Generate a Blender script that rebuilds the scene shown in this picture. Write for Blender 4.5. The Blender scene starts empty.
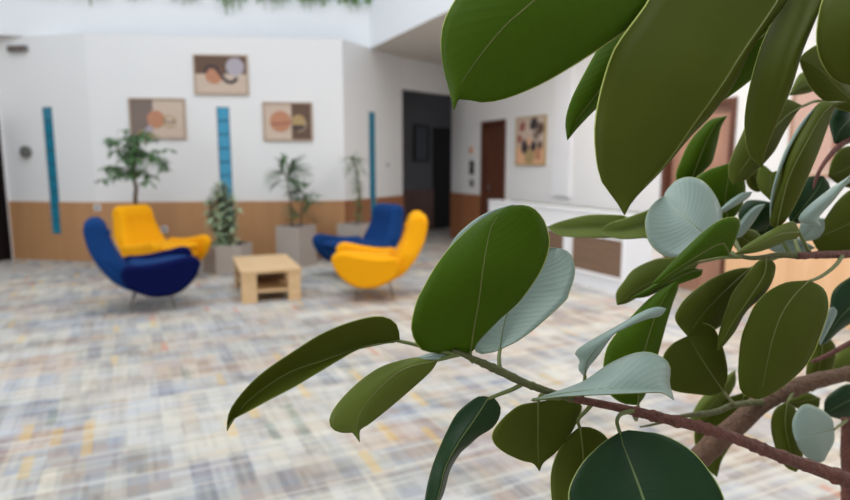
import bpy, bmesh, math, random
from mathutils import Vector, Matrix
random.seed(7)
C = bpy.context.scene
COL = C.collection
PI = math.pi
FPX = 614.0
CAM = Vector((0, 0, 1.44))
TH = math.atan(87.5 / FPX)
FW = Vector((0, math.cos(TH), -math.sin(TH)))
UP = Vector((0, math.sin(TH), math.cos(TH)))
RT = Vector((1, 0, 0))

# ------------------------------------------------------------------ measuring helpers
def ray(px, py):
    return FW + RT * ((px - 425) / FPX) - UP * ((py - 250) / FPX)
def at(px, py, d):
    return CAM + ray(px, py) * d
def at_z(px, py, z):
    r = ray(px, py)
    return CAM + r * ((z - CAM.z) / r.z)
def floor_pt(px, py):
    return at_z(px, py, 0)
class Wall:
    """vertical plane through two ground points; u runs from a to b, n points to the room"""
    def __init__(s, a, b):
        s.a = Vector((a.x, a.y, 0)); s.b = Vector((b.x, b.y, 0))
        s.u = (s.b - s.a).normalized(); s.len = (s.b - s.a).length
        s.n = Vector((s.u.y, -s.u.x, 0))
    def hit(s, px, py):
        r = ray(px, py)
        t = (s.a - CAM).dot(s.n) / r.dot(s.n)
        p = CAM + r * t
        return (p - s.a).dot(s.u), p.z
    def pt(s, u, z, off=0.0):
        return s.a + s.u * u + s.n * off + Vector((0, 0, z))
    def mat(s, u, z, off=0.0):       # x along the wall, y out of the wall, z up
        m = Matrix.Identity(4)
        for i in range(3):
            m[i][0] = s.u[i]; m[i][1] = s.n[i]; m[i][2] = (0, 0, 1)[i]; m[i][3] = s.pt(u, z, off)[i]
        return m

# ------------------------------------------------------------------ materials
def mat_base(name):
    m = bpy.data.materials.new(name); m.use_nodes = True
    nt = m.node_tree; return m, nt, nt.nodes['Principled BSDF']
def rgb(r, g, b):
    f = lambda c: ((c / 255 + 0.055) / 1.055) ** 2.4 if c / 255 > 0.04045 else c / 255 / 12.92
    return (f(r), f(g), f(b), 1)
def mat(name, col, rough=0.6, metal=0.0, var=0.0, scale=8.0, bump=0.0, bscale=60.0, spec=0.5, emit=None, estr=0.0, sheen=0.0):
    m, nt, p = mat_base(name)
    p.inputs['Roughness'].default_value = rough
    p.inputs['Metallic'].default_value = metal
    p.inputs['Specular IOR Level'].default_value = spec
    p.inputs['Base Color'].default_value = col
    if sheen: p.inputs['Sheen Weight'].default_value = sheen
    tc = nt.nodes.new('ShaderNodeTexCoord')
    if var:
        n = nt.nodes.new('ShaderNodeTexNoise'); n.inputs['Scale'].default_value = scale; n.inputs['Detail'].default_value = 4
        nt.links.new(tc.outputs['Object'], n.inputs['Vector'])
        mx = nt.nodes.new('ShaderNodeMix'); mx.data_type = 'RGBA'
        mx.inputs['A'].default_value = tuple(c * (1 - var) for c in col[:3]) + (1,)
        mx.inputs['B'].default_value = tuple(min(1, c * (1 + var)) for c in col[:3]) + (1,)
        nt.links.new(n.outputs['Fac'], mx.inputs['Factor'])
        nt.links.new(mx.outputs['Result'], p.inputs['Base Color'])
    if bump:
        n = nt.nodes.new('ShaderNodeTexNoise'); n.inputs['Scale'].default_value = bscale; n.inputs['Detail'].default_value = 3
        nt.links.new(tc.outputs['Object'], n.inputs['Vector'])
        b = nt.nodes.new('ShaderNodeBump'); b.inputs['Strength'].default_value = bump; b.inputs['Distance'].default_value = 0.01
        nt.links.new(n.outputs['Fac'], b.inputs['Height']); nt.links.new(b.outputs['Normal'], p.inputs['Normal'])
    if emit:
        p.inputs['Emission Color'].default_value = emit; p.inputs['Emission Strength'].default_value = estr
    return m
def mat_wood(name, c1, c2, rough=0.5, stretch=(1, 12, 12), scale=3.0):
    m, nt, p = mat_base(name)
    p.inputs['Roughness'].default_value = rough
    tc = nt.nodes.new('ShaderNodeTexCoord'); mp = nt.nodes.new('ShaderNodeMapping')
    mp.inputs['Scale'].default_value = stretch
    n = nt.nodes.new('ShaderNodeTexNoise'); n.inputs['Scale'].default_value = scale; n.inputs['Detail'].default_value = 5
    cr = nt.nodes.new('ShaderNodeValToRGB')
    cr.color_ramp.elements[0].position = .3; cr.color_ramp.elements[0].color = c1
    cr.color_ramp.elements[1].position = .7; cr.color_ramp.elements[1].color = c2
    nt.links.new(tc.outputs['Object'], mp.inputs['Vector']); nt.links.new(mp.outputs['Vector'], n.inputs['Vector'])
    nt.links.new(n.outputs['Fac'], cr.inputs['Fac']); nt.links.new(cr.outputs['Color'], p.inputs['Base Color'])
    return m

def mat_carpet():
    m, nt, p = mat_base('woven_carpet')
    p.inputs['Roughness'].default_value = 0.95; p.inputs['Specular IOR Level'].default_value = 0.15
    N, Lk = nt.nodes.new, nt.links.new
    tc = N('ShaderNodeTexCoord'); mp = N('ShaderNodeMapping')
    mp.inputs['Rotation'].default_value = (0, 0, -math.atan(.48))
    Lk(tc.outputs['Object'], mp.inputs['Vector'])
    sep = N('ShaderNodeSeparateXYZ'); Lk(mp.outputs['Vector'], sep.inputs[0])
    def mth(op, a, b=None):
        x = N('ShaderNodeMath'); x.operation = op
        for i, v in enumerate((a, b)):
            if v is None: continue
            if isinstance(v, (int, float)): x.inputs[i].default_value = v
            else: Lk(v, x.inputs[i])
        return x.outputs[0]
    def cells(w, h, seed, shift_rows=True):
        """random value per rectangle w by h, rows or columns shifted"""
        a, b = sep.outputs[0], sep.outputs[1]
        if not shift_rows: a, b, w, h = b, a, h, w
        row = mth('FLOOR', mth('DIVIDE', b, h))
        wn = N('ShaderNodeTexWhiteNoise'); wn.noise_dimensions = '2D'
        cb = N('ShaderNodeCombineXYZ'); Lk(row, cb.inputs[0]); cb.inputs[1].default_value = seed
        Lk(cb.outputs[0], wn.inputs['Vector'])
        colm = mth('FLOOR', mth('ADD', mth('DIVIDE', a, w), wn.outputs['Value']))
        wn2 = N('ShaderNodeTexWhiteNoise'); wn2.noise_dimensions = '3D'
        cb2 = N('ShaderNodeCombineXYZ'); Lk(row, cb2.inputs[0]); Lk(colm, cb2.inputs[1]); cb2.inputs[2].default_value = seed
        Lk(cb2.outputs[0], wn2.inputs['Vector'])
        return wn2.outputs['Value']
    def ramp(fac, stops, const=True):
        cr = N('ShaderNodeValToRGB'); cr.color_ramp.interpolation = 'CONSTANT' if const else 'LINEAR'
        el = cr.color_ramp.elements
        while len(el) < len(stops): el.new(.5)
        for e, (ps, c) in zip(el, stops): e.position = ps; e.color = c
        Lk(fac, cr.inputs['Fac']); return cr.outputs['Color']
    def mix(f, a, b, t='MIX'):
        x = N('ShaderNodeMix'); x.data_type = 'RGBA'; x.blend_type = t
        if isinstance(f, float): x.inputs['Factor'].default_value = f
        else: Lk(f, x.inputs['Factor'])
        Lk(a, x.inputs['A']); Lk(b, x.inputs['B']); return x.outputs['Result']
    cream, grey, blue, taupe = rgb(214, 208, 192), rgb(158, 156, 152), rgb(150, 156, 166), rgb(176, 154, 134)
    dgrey, dblue, pale, pink = rgb(112, 113, 113), rgb(110, 121, 144), rgb(196, 198, 202), rgb(192, 162, 142)
    A = ramp(cells(.50, .25, 1.3), [(0, cream), (.28, grey), (.44, taupe), (.58, blue), (.72, pale), (.86, pink)])
    B = ramp(cells(.09, .32, 4.7, False), [(0, cream), (.25, blue), (.4, dgrey), (.5, pale), (.68, taupe), (.84, dblue), (.92, cream)])
    D = ramp(cells(.34, .05, 9.1), [(0, pale), (.3, taupe), (.5, cream), (.7, grey), (.85, pink)])
    E = ramp(cells(.022, .22, 2.2, False), [(0, cream), (.3, grey), (.5, pale), (.8, dgrey)])
    c = mix(.42, A, B); c = mix(.26, c, D); c = mix(.14, c, E)
    # bright accents
    acc = cells(.05, .24, 6.6, False)
    accm = mth('GREATER_THAN', acc, .965)
    acol = ramp(cells(.05, .24, 6.6, False), [(0, cream), (.965, rgb(226, 184, 84)), (.986, rgb(206, 110, 70)), (.994, rgb(84, 120, 104))])
    accf = mth('MULTIPLY', accm, .4)
    c = mix(accf, c, acol)
    lin = cells(1.1, .018, 3.9); lf = mth('MULTIPLY', mth('GREATER_THAN', lin, .8), .45)
    one = N('ShaderNodeRGB'); one.outputs[0].default_value = rgb(222, 218, 206)
    c = mix(lf, c, one.outputs[0])
    nz = N('ShaderNodeTexNoise'); nz.inputs['Scale'].default_value = 900; Lk(mp.outputs['Vector'], nz.inputs['Vector'])
    bp = N('ShaderNodeBump'); bp.inputs['Strength'].default_value = .3; bp.inputs['Distance'].default_value = .003
    Lk(nz.outputs['Fac'], bp.inputs['Height']); Lk(bp.outputs['Normal'], p.inputs['Normal'])
    hs = N('ShaderNodeHueSaturation'); hs.inputs['Value'].default_value = .86; hs.inputs['Saturation'].default_value = 1.0; Lk(c, hs.inputs['Color'])
    Lk(hs.outputs['Color'], p.inputs['Base Color'])
    return m

def mat_leaf(name, col, rough, spec, rimcol, vein, trans=0.25, veinb=0.25, coat=0.0, mid=None):
    m, nt, p = mat_base(name)
    N, Lk = nt.nodes.new, nt.links.new
    uv = N('ShaderNodeUVMap'); sep = N('ShaderNodeSeparateXYZ'); Lk(uv.outputs[0], sep.inputs[0])
    def mth(op, a, b=None, c=None):
        x = N('ShaderNodeMath'); x.operation = op
        for i, v in enumerate((a, b, c)):
            if v is None: continue
            if isinstance(v, (int, float)): x.inputs[i].default_value = v
            else: Lk(v, x.inputs[i])
        return x.outputs[0]
    v = mth('ABSOLUTE', mth('SUBTRACT', sep.outputs[1], .5))
    tc = N('ShaderNodeTexCoord')
    nz = N('ShaderNodeTexNoise'); nz.inputs['Scale'].default_value = 14; nz.inputs['Detail'].default_value = 4
    Lk(tc.outputs['Object'], nz.inputs['Vector'])
    # side veins slant towards the tip
    ph = mth('ADD', mth('SUBTRACT', sep.outputs[0], mth('MULTIPLY', v, .35)), mth('MULTIPLY', nz.outputs['Fac'], .05))
    wv = mth('POWER', mth('ABSOLUTE', mth('SINE', mth('MULTIPLY', ph, 62.0))), 6.0)
    base = N('ShaderNodeMix'); base.data_type = 'RGBA'
    base.inputs['A'].default_value = tuple(x * .86 for x in col[:3]) + (1,)
    base.inputs['B'].default_value = tuple(x * 1.16 for x in col[:3]) + (1,)
    Lk(nz.outputs['Fac'], base.inputs['Factor'])
    vm = N('ShaderNodeMix'); vm.data_type = 'RGBA'; Lk(mth('MULTIPLY', wv, veinb * .6), vm.inputs['Factor'])
    Lk(base.outputs['Result'], vm.inputs['A']); vm.inputs['B'].default_value = vein
    rm = N('ShaderNodeMix'); rm.data_type = 'RGBA'
    Lk(mth('GREATER_THAN', v, .4925), rm.inputs['Factor']); Lk(vm.outputs['Result'], rm.inputs['A']); rm.inputs['B'].default_value = rimcol
    mm = N('ShaderNodeMix'); mm.data_type = 'RGBA'
    mf = mth('MULTIPLY', mth('LESS_THAN', v, .009), .55)
    Lk(mf, mm.inputs['Factor']); Lk(rm.outputs['Result'], mm.inputs['A']); mm.inputs['B'].default_value = mid or vein
    Lk(mm.outputs['Result'], p.inputs['Base Color'])
    p.inputs['Roughness'].default_value = rough; p.inputs['Specular IOR Level'].default_value = spec
    if coat: p.inputs['Coat Weight'].default_value = coat; p.inputs['Coat Roughness'].default_value = .22
    bp = N('ShaderNodeBump'); bp.inputs['Strength'].default_value = veinb; bp.inputs['Distance'].default_value = .0007
    Lk(mth('ADD', wv, mth('MULTIPLY', nz.outputs['Fac'], 1.5)), bp.inputs['Height']); Lk(bp.outputs['Normal'], p.inputs['Normal'])
    out = nt.nodes['Material Output']
    tr = N('ShaderNodeBsdfTranslucent'); tr.inputs['Color'].default_value = (col[0] * 1.7, col[1] * 2.3, col[2] * .8, 1)
    ms = N('ShaderNodeMixShader'); ms.inputs[0].default_value = trans
    Lk(p.outputs[0], ms.inputs[1]); Lk(tr.outputs[0], ms.inputs[2]); Lk(ms.outputs[0], out.inputs['Surface'])
    return m

RIM = rgb(196, 204, 112)
M = dict(
    paint=mat('white_wall_paint', rgb(232, 231, 230), .75, var=.02, scale=1.5),
    ceil=mat('ceiling_shaded_paint', rgb(206, 200, 192), .85),  # greyed so that the shade under the slab is in the colour
    fascia=mat('fascia_paint', rgb(236, 238, 240), .8),
    wains=mat_wood('light_wood_wainscot', rgb(182, 134, 90), rgb(190, 142, 97), .55, (8, 8, 1), .9),
    wains_d=mat_wood('brown_wood_wainscot', rgb(148, 96, 62), rgb(164, 110, 74), .55, (14, 14, 1), 1.2),
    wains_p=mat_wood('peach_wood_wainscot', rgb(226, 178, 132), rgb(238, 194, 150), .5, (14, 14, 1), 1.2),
    brown=mat_wood('brown_door_wood', rgb(84, 48, 34), rgb(104, 62, 44), .45, (10, 10, 1), 1.5),
    pink=mat_wood('reddish_door_wood', rgb(166, 122, 102), rgb(182, 138, 116), .45, (10, 10, 1), 1.5),
    darkdoor=mat('dark_door', rgb(26, 18, 18), .6, spec=.2),
    black=mat('black_plastic', rgb(22, 22, 24), .4),
    corridor=mat('corridor_shaded_paint', rgb(98, 95, 98), .8),  # wall colour darkened to stand for the unlit corridor
    carpet=mat_carpet(),
    steel=mat('brushed_steel', rgb(170, 170, 170), .3, 1.0),
    lamp=mat('added_lamp_diffuser', rgb(250, 248, 244), .4, emit=rgb(255, 250, 240), estr=2.0),  # glow of the added ceiling lamps
    plastic=mat('white_plastic', rgb(225, 225, 228), .4),
    greyp=mat('grey_plastic', rgb(112, 110, 106), .5),
    blueglass=mat('blue_glass_block', rgb(56, 134, 166), .15, emit=rgb(60, 150, 185), estr=.22),
    tealglass=mat('teal_glass_block', rgb(34, 112, 136), .15, emit=rgb(30, 125, 150), estr=.12),
    mortar=mat('dark_mortar', rgb(28, 84, 112), .7),
    yellow=mat('yellow_upholstery', rgb(238, 164, 4), .85, var=.06, scale=40, bump=.15, bscale=400, spec=.2),
    blue=mat('blue_upholstery', rgb(14, 56, 110), .85, var=.08, scale=40, bump=.15, bscale=400, spec=.15),
    navy=mat('navy_upholstery', rgb(6, 16, 66), .9, var=.08, scale=40, bump=.15, bscale=400, spec=.1),
    legm=mat('dark_metal', rgb(150, 146, 142), .35, .8),
    pale_wood=mat_wood('pale_oak', rgb(206, 170, 124), rgb(222, 190, 146), .5, (2, 14, 14), 2.0),
    dark_in=mat_wood('brown_shelf_wood', rgb(112, 82, 60), rgb(132, 98, 72), .6, (2, 14, 14), 2.0),
    pot=mat('stone_grey_planter', rgb(172, 160, 150), .7, var=.04, scale=6),
    pot_b=mat('brown_pot', rgb(120, 70, 48), .7),
    soil=mat('soil', rgb(52, 38, 28), .95, bump=.5, bscale=50),
    fol1=mat('plant_leaf_green', rgb(78, 112, 66), .5, var=.3, scale=30),
    fol2=mat('plant_leaf_pale', rgb(158, 176, 140), .5, var=.35, scale=30),
    fol3=mat('plant_leaf_dark', rgb(92, 122, 76), .5, var=.3, scale=30),
    fol4=mat('trailing_leaf', rgb(104, 146, 62), .5, var=.35, scale=20),
    stem=mat('plant_stem', rgb(96, 76, 56), .8),
    picframe=mat('pale_wood_frame', rgb(176, 152, 130), .5),
    c_sand=mat('print_sand', rgb(204, 184, 166), .8, var=.05),
    c_taupe=mat('print_taupe', rgb(128, 112, 104), .8, var=.08),
    c_brown=mat('print_brown', rgb(104, 80, 66), .8, var=.06),
    c_clay=mat('print_clay', rgb(190, 134, 104), .8, var=.06),
    c_dark=mat('print_dark', rgb(64, 54, 58), .8),
    c_grey=mat('print_grey', rgb(176, 168, 176), .8),
    c_ochre=mat('print_ochre', rgb(176, 150, 104), .8),
    c_blush=mat('print_blush', rgb(226, 178, 140), .8),
    c_pale=mat('print_pale_pink', rgb(200, 164, 150), .8),
    c_rose=mat('print_rose', rgb(160, 96, 84), .8),
    white_cab=mat('white_laminate', rgb(236, 236, 238), .4),
    slat=mat_wood('brown_slatted_panel', rgb(120, 94, 74), rgb(140, 112, 90), .6, (1, 1, 26), 2.0),
    gtop=mat('grey_green_edge', rgb(120, 124, 112), .5),
    leaf_u1=mat_leaf('leaf_underside_fresh', rgb(72, 100, 8), .5, .12, RIM, rgb(50, 76, 4), .28, .18, mid=rgb(96, 112, 40)),
    leaf_u2=mat_leaf('leaf_underside_olive', rgb(76, 84, 18), .55, .12, RIM, rgb(68, 76, 16), .18, .04, mid=rgb(92, 100, 36)),
    leaf_u3=mat_leaf('leaf_underside_light', rgb(96, 108, 36), .5, .2, RIM, rgb(88, 106, 52), .2, .07, mid=rgb(140, 152, 92)),
    leaf_t1=mat_leaf('leaf_upper_sky_sheen', rgb(138, 156, 144), .5, .4, rgb(170, 180, 130), rgb(118, 136, 124), .06, .25, .1, mid=rgb(160, 176, 150)),  # skylight reflection painted into the pale base colour
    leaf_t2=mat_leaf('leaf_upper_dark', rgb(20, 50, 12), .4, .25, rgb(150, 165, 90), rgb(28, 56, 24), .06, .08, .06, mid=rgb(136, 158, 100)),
    petiole=mat('leaf_stalk', rgb(98, 108, 50), .5, var=.15, scale=60),
    midr=mat('leaf_midrib', rgb(104, 110, 44), .5),
    bark=mat('reddish_bark', rgb(104, 60, 48), .7, var=.6, scale=90, bump=.8, bscale=160),
    bark_g=mat('green_bark', rgb(84, 86, 42), .65, var=.3, scale=80, bump=.6, bscale=150),
    bark_o=mat('old_brown_bark', rgb(104, 76, 56), .8, var=.35, scale=60, bump=.9, bscale=120),
)

# ------------------------------------------------------------------ mesh helpers
def link(name, bm, m, parent=None, smooth=False, mw=None):
    me = bpy.data.meshes.new(name)
    bmesh.ops.recalc_face_normals(bm, faces=bm.faces)
    bm.to_mesh(me); bm.free()
    o = bpy.data.objects.new(name, me); COL.objects.link(o)
    for x in (m if isinstance(m, (list, tuple)) else [m]): me.materials.append(x)
    if smooth:
        for p in me.polygons: p.use_smooth = True
    if mw is not None: o.matrix_world = mw
    if parent: o.parent = parent
    return o
def bm_box(bm, x0, x1, y0, y1, z0, z1, mi=0, T=None, bev=0.0):
    vs = [bm.verts.new((x, y, z)) for z in (z0, z1) for y in (y0, y1) for x in (x0, x1)]
    fs = [bm.faces.new([vs[i] for i in q]) for q in ((0, 2, 3, 1), (4, 5, 7, 6), (0, 1, 5, 4), (2, 6, 7, 3), (0, 4, 6, 2), (1, 3, 7, 5))]
    for f in fs: f.material_index = mi
    if bev:
        es = {e for f in fs for e in f.edges}
        r = bmesh.ops.bevel(bm, geom=list(es), offset=bev, segments=2, affect='EDGES', profile=.5)
        for f in r['faces']: f.material_index = mi
    if T is not None:
        for v in {v for f in bm.faces for v in f.verts} if False else vs:
            if v.is_valid: v.co = T @ v.co
    return fs
def box(name, m, x0, x1, y0, y1, z0, z1, parent=None, bev=0.0, mw=None):
    bm = bmesh.new(); bm_box(bm, x0, x1, y0, y1, z0, z1, bev=bev)
    return link(name, bm, m, parent, mw=mw)
def cat(pts, n):
    """Catmull-Rom through pts (tuples), n samples even in arc length"""
    P = [Vector(p) for p in pts]
    if len(P) == 2: return [P[0].lerp(P[1], i / (n - 1)) for i in range(n)]
    Q = [P[0] * 2 - P[1]] + P + [P[-1] * 2 - P[-2]]
    fine = []
    for i in range(1, len(Q) - 2):
        a, b, c, d = Q[i - 1:i + 3]
        for k in range(12):
            t = k / 12
            fine.append(.5 * ((2 * b) + (c - a) * t + (2 * a - 5 * b + 4 * c - d) * t * t + (3 * b - 3 * c + d - a) * t ** 3))
    fine.append(P[-1])
    cum = [0]
    for i in range(1, len(fine)): cum.append(cum[-1] + (fine[i] - fine[i - 1]).length)
    out = []; j = 0
    for i in range(n):
        s = cum[-1] * i / (n - 1)
        while j < len(cum) - 2 and cum[j + 1] < s: j += 1
        k = (s - cum[j]) / max(1e-9, cum[j + 1] - cum[j])
        out.append(fine[j].lerp(fine[j + 1], min(1, k)))
    return out
def bm_tube(bm, pts, radii, seg=8, caps=True, mi=0, knots=None):
    rings = []; n = len(pts); pts = [Vector(p) for p in pts]
    ref = None
    for i, p in enumerate(pts):
        t = (pts[min(i + 1, n - 1)] - pts[max(i - 1, 0)]).normalized()
        if ref is None:
            ref = Vector((0, 0, 1)) if abs(t.z) < .9 else Vector((1, 0, 0))
        a = (ref - t * ref.dot(t)).normalized(); b = t.cross(a); ref = a
        r = radii[i] if isinstance(radii, (list, tuple)) else radii
        rings.append([bm.verts.new(p + (a * math.cos(2 * PI * k / seg) + b * math.sin(2 * PI * k / seg)) * r) for k in range(seg)])
    for i in range(n - 1):
        for k in range(seg):
            f = bm.faces.new((rings[i][k], rings[i][(k + 1) % seg], rings[i + 1][(k + 1) % seg], rings[i + 1][k])); f.material_index = mi; f.smooth = True
    if caps:
        bm.faces.new(rings[0][::-1]).material_index = mi; bm.faces.new(rings[-1]).material_index = mi
def tube(name, m, pts, radii, parent=None, seg=8):
    bm = bmesh.new(); bm_tube(bm, pts, radii, seg)
    return link(name, bm, m, parent)
def tag(o, label=None, category=None, group=None, kind=None):
    if label: o['label'] = label
    if category: o['category'] = category
    if group: o['group'] = group
    if kind: o['kind'] = kind
    return o
def empty(name, loc=(0, 0, 0), rz=0.0):
    o = bpy.data.objects.new(name, None); COL.objects.link(o)
    o.location = loc; o.rotation_euler = (0, 0, rz); o.empty_display_size = .1
    return o
def empty_m(name, mw):
    o = bpy.data.objects.new(name, None); COL.objects.link(o); o.matrix_world = mw; o.empty_display_size = .1
    return o
def bm_disc(bm, T, cx, cz, rx, rz, y, mi, a0=0, a1=2 * PI, n=28, th=.003):
    vs = []
    full = abs(a1 - a0 - 2 * PI) < 1e-6
    N = n if full else n + 1
    pts = [(cx + rx * math.cos(a0 + (a1 - a0) * i / n), cz + rz * math.sin(a0 + (a1 - a0) * i / n)) for i in range(N)]
    bm_poly(bm, T, pts, y, mi, th)
def bm_poly(bm, T, pts, y, mi, th=.003):
    f = [bm.verts.new((x, y + th, z)) for x, z in pts]; b = [bm.verts.new((x, y, z)) for x, z in pts]
    bm.faces.new(f).material_index = mi
    for i in range(len(pts)):
        j = (i + 1) % len(pts)
        bm.faces.new((f[i], b[i], b[j], f[j])).material_index = mi

# ------------------------------------------------------------------ the building
CH, WH = 3.22, .87           # ceiling and wainscot height
P0, P1, P2, P3, P4 = (floor_pt(*q) for q in ((15, 259), (101, 261.5), (346, 257.5), (403, 244), (451, 237)))
rd = Vector((.48, -1, 0)).normalized()
P5 = P4 + rd * 17
Pl = P0 + Vector((-.15, -1, 0)).normalized() * 14
WL, WA, WB, WC, WO, WR = Wall(Pl, P0), Wall(P0, P1), Wall(P1, P2), Wall(P2, P3), Wall(P3, P4), Wall(P4, P5)

def wall_slab(name, W, holes=(), z0=0, z1=CH, th=.15, m=None, ext=(0, 0)):
    """wall as boxes round rectangular holes (u0,u1,z0,z1)"""
    bm = bmesh.new()
    us = sorted({-ext[0], W.len + ext[1]} | {h[0] for h in holes} | {h[1] for h in holes})
    for a, b in zip(us, us[1:]):
        zs = [(z0, z1)]
        for h in holes:
            if h[0] <= a + 1e-6 and h[1] >= b - 1e-6:
                nz = []
                for (p, q) in zs:
                    if h[2] > p: nz.append((p, min(q, h[2])))
                    if h[3] < q: nz.append((max(p, h[3]), q))
                zs = nz
        for p, q in zs: bm_box(bm, a, b, -th, 0, p, q)
    return tag(link(name, bm, m or M['paint'], mw=W.mat(0, 0)), kind='structure')

# floor
bm = bmesh.new(); bm_box(bm, -13, 13, -7, 20, -.1, 0)
tag(link('floor', bm, M['carpet']), kind='structure')

# door and window rectangles on their walls
def rect(W, x0, x1, ytop=None, zt=None, zb=0.0):
    u0 = W.hit(x0, 200)[0]; u1 = W.hit(x1, 200)[0]
    if zt is None: zt = W.hit((x0 + x1) / 2, ytop)[1]
    return (min(u0, u1), max(u0, u1), zb, zt)
R_door = rect(WR, 481, 505, zt=2.14)
R_door2 = rect(WR, 661, 731, zt=2.10)
uL = WL.len - .07
R_dark = (uL - .95, uL, 0, 2.08)
ga = WA.hit(52, 170)[0]
Z1 = WA.hit(47, 107)[1]; Z0 = WA.hit(58, 234)[1]
G_a = (ga - .08, ga + .08, Z0, Z1)
gb = WB.hit(225, 160)[0]; G_b = (gb - .09, gb + .09, .45, WB.hit(225, 107)[1])
gc = WC.hit(372.5, 160)[0]; G_c = (gc - .095, gc + .095, .45, WC.hit(372, 112)[1])
R_added_win = (3.3, 9.1, .6, 2.9)  # unseen side window, added to let light onto the right wall
wall_slab('wall_left', WL, [R_dark, R_added_win])
wf_ = empty_m('added_window', WL.mat(0, 0)); tag(wf_, kind='structure')
bm = bmesh.new()
for q_ in ((3.3, 9.1, .6, .66), (3.3, 9.1, 2.84, 2.9), (3.3, 3.36, .66, 2.84), (9.04, 9.1, .66, 2.84), (5.2, 5.26, .66, 2.84), (7.1, 7.16, .66, 2.84)): bm_box(bm, q_[0], q_[1], -.14, -.09, q_[2], q_[3])
link('window_frame', bm, M['white_cab'], wf_)
wall_slab('wall_back_left', WA, [G_a], ext=(0, .0))
wall_slab('wall_back', WB, [G_b])
wall_slab('wall_back_right', WC, [G_c])
OH = 2.70
bm = bmesh.new(); bm_box(bm, 0, WO.len, -.15, 0, OH, CH); tag(link('wall_lintel', bm, M['paint'], mw=WO.mat(0, 0)), kind='structure')
wall_slab('wall_right', WR, [R_door, R_door2])
Wb = Wall(P5, Pl)
wall_slab('wall_behind', Wb)

def wainscot(name, W, holes, m, e0=0, e1=0, h=WH):
    bm = bmesh.new()
    us = sorted({e0, W.len - e1} | {x for hh in holes for x in hh[:2]})
    for a, b in zip(us, us[1:]):
        if any(hh[0] <= a + 1e-6 and hh[1] >= b - 1e-6 and hh[2] < .1 for hh in holes): continue
        zt = h
        seg = [(0, zt)]
        for hh in holes:
            if hh[0] <= a + 1e-6 and hh[1] >= b - 1e-6 and hh[2] > .1: seg = [(0, hh[2])]
        for p, q in seg: bm_box(bm, a, b, 0, .02, p, q)
    return tag(link(name, bm, m, mw=W.mat(0, 0)), kind='structure')
wainscot('trim_1', WA, [G_a], M['wains'], .0, .0)
wainscot('trim_2', WB, [G_b], M['wains'])
wainscot('trim_3', WC, [G_c], M['wains_d'], 0, .0)
ux_ = R_door2[0]
wainscot('trim_4', WR, [R_door, (R_door[1], WR.len, 0, .05)], M['wains_d'], 0, 0)
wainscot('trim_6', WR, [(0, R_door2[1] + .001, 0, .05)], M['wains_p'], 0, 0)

# glass block windows
def glass_strip(name, W, g, m1, m2=None):
    u0, u1, z0, z1 = g
    w = empty_m(name, W.mat(0, 0)); tag(w, kind='structure')
    bm = bmesh.new(); bm_box(bm, u0 + .001, u1 - .001, -.09, -.012, z0 + .001, z1 - .001)
    link('window_frame', bm, M['mortar'], w, mw=None)
    n = max(1, round((z1 - z0) / .2)); hz = (z1 - z0) / n
    bm = bmesh.new()
    for i in range(n):
        a, b = z0 + i * hz + .009, z0 + (i + 1) * hz - .009
        bm_box(bm, u0 + .012, u1 - .012, -.03, .004, a, b, bev=.008)
    link('glass_blocks', bm, m1, w)
glass_strip('window_1', WA, G_a, M['tealglass'])
glass_strip('window_2', WB, G_b, M['blueglass'])
glass_strip('window_3', WC, G_c, M['tealglass'])

# doors
def door(name, W, R, m, leafoff=-.08, fr=.06, mframe=None, handle=True, panels=False):
    u0, u1, z0, z1 = R
    d = empty_m(name, W.mat(0, 0)); tag(d, kind='structure')
    bm = bmesh.new()
    bm_box(bm, u0, u0 + fr, -.13, .02, 0.001, z1); bm_box(bm, u1 - fr, u1, -.13, .02, 0.001, z1); bm_box(bm, u0 + fr, u1 - fr, -.13, .02, z1 - fr, z1)
    link('door_frame', bm, mframe or m, d)
    bm = bmesh.new(); bm_box(bm, u0 + fr, u1 - fr, leafoff - .04, leafoff, 0.005, z1 - fr)
    if panels:
        for (a, b) in ((.25, 1.0), (1.15, 1.95)): bm_box(bm, u0 + fr + .12, u1 - fr - .12, leafoff, leafoff + .012, a, b)
    lf = link('door_leaf', bm, m, d)
    if handle:
        bm = bmesh.new(); bm_tube(bm, [(u0 + fr + .07, leafoff, 1.02), (u0 + fr + .07, leafoff + .05, 1.02), (u0 + fr + .19, leafoff + .05, 1.02)], .01)
        bm_box(bm, u0 + fr + .05, u0 + fr + .09, leafoff, leafoff + .008, .93, 1.1)
        link('door_handle', bm, M['steel'], lf)
door('door_1', WR, R_door, M['brown'])
door('door_2', WR, R_door2, M['pink'], mframe=M['brown'])
door('door_3', WL, R_dark, M['darkdoor'], leafoff=-.03, fr=.04)

# corridor behind the opening
off = -1.15
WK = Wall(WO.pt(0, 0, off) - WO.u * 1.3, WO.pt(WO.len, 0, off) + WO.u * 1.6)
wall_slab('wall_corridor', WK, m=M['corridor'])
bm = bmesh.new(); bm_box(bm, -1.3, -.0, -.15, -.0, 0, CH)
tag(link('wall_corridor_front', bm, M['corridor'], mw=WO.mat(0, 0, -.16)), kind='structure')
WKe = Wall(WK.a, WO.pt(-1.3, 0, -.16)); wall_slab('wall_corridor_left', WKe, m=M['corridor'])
bm = bmesh.new(); bm_box(bm, WO.len + .15, WO.len + 1.7, off, off + .12, 0, CH)
bm.free()
uk0, uk1 = WK.hit(433, 200)[0], WK.hit(449.5, 200)[0]
door('door_4', WK, (uk0, uk1, 0, WK.hit(441, 128)[1]), M['darkdoor'], leafoff=.015, fr=.05, handle=False)
k0, kz1 = WK.hit(414, 126); k1, kz0 = WK.hit(427, 160)
b = empty_m('notice_board', WK.mat(0, 0))
tag(b, 'dark framed board on the unlit corridor wall beside the black door', 'notice board')
box('board', M['black'], k0, k1, .005, .03, kz0, kz1, b)
bm = bmesh.new()
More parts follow.
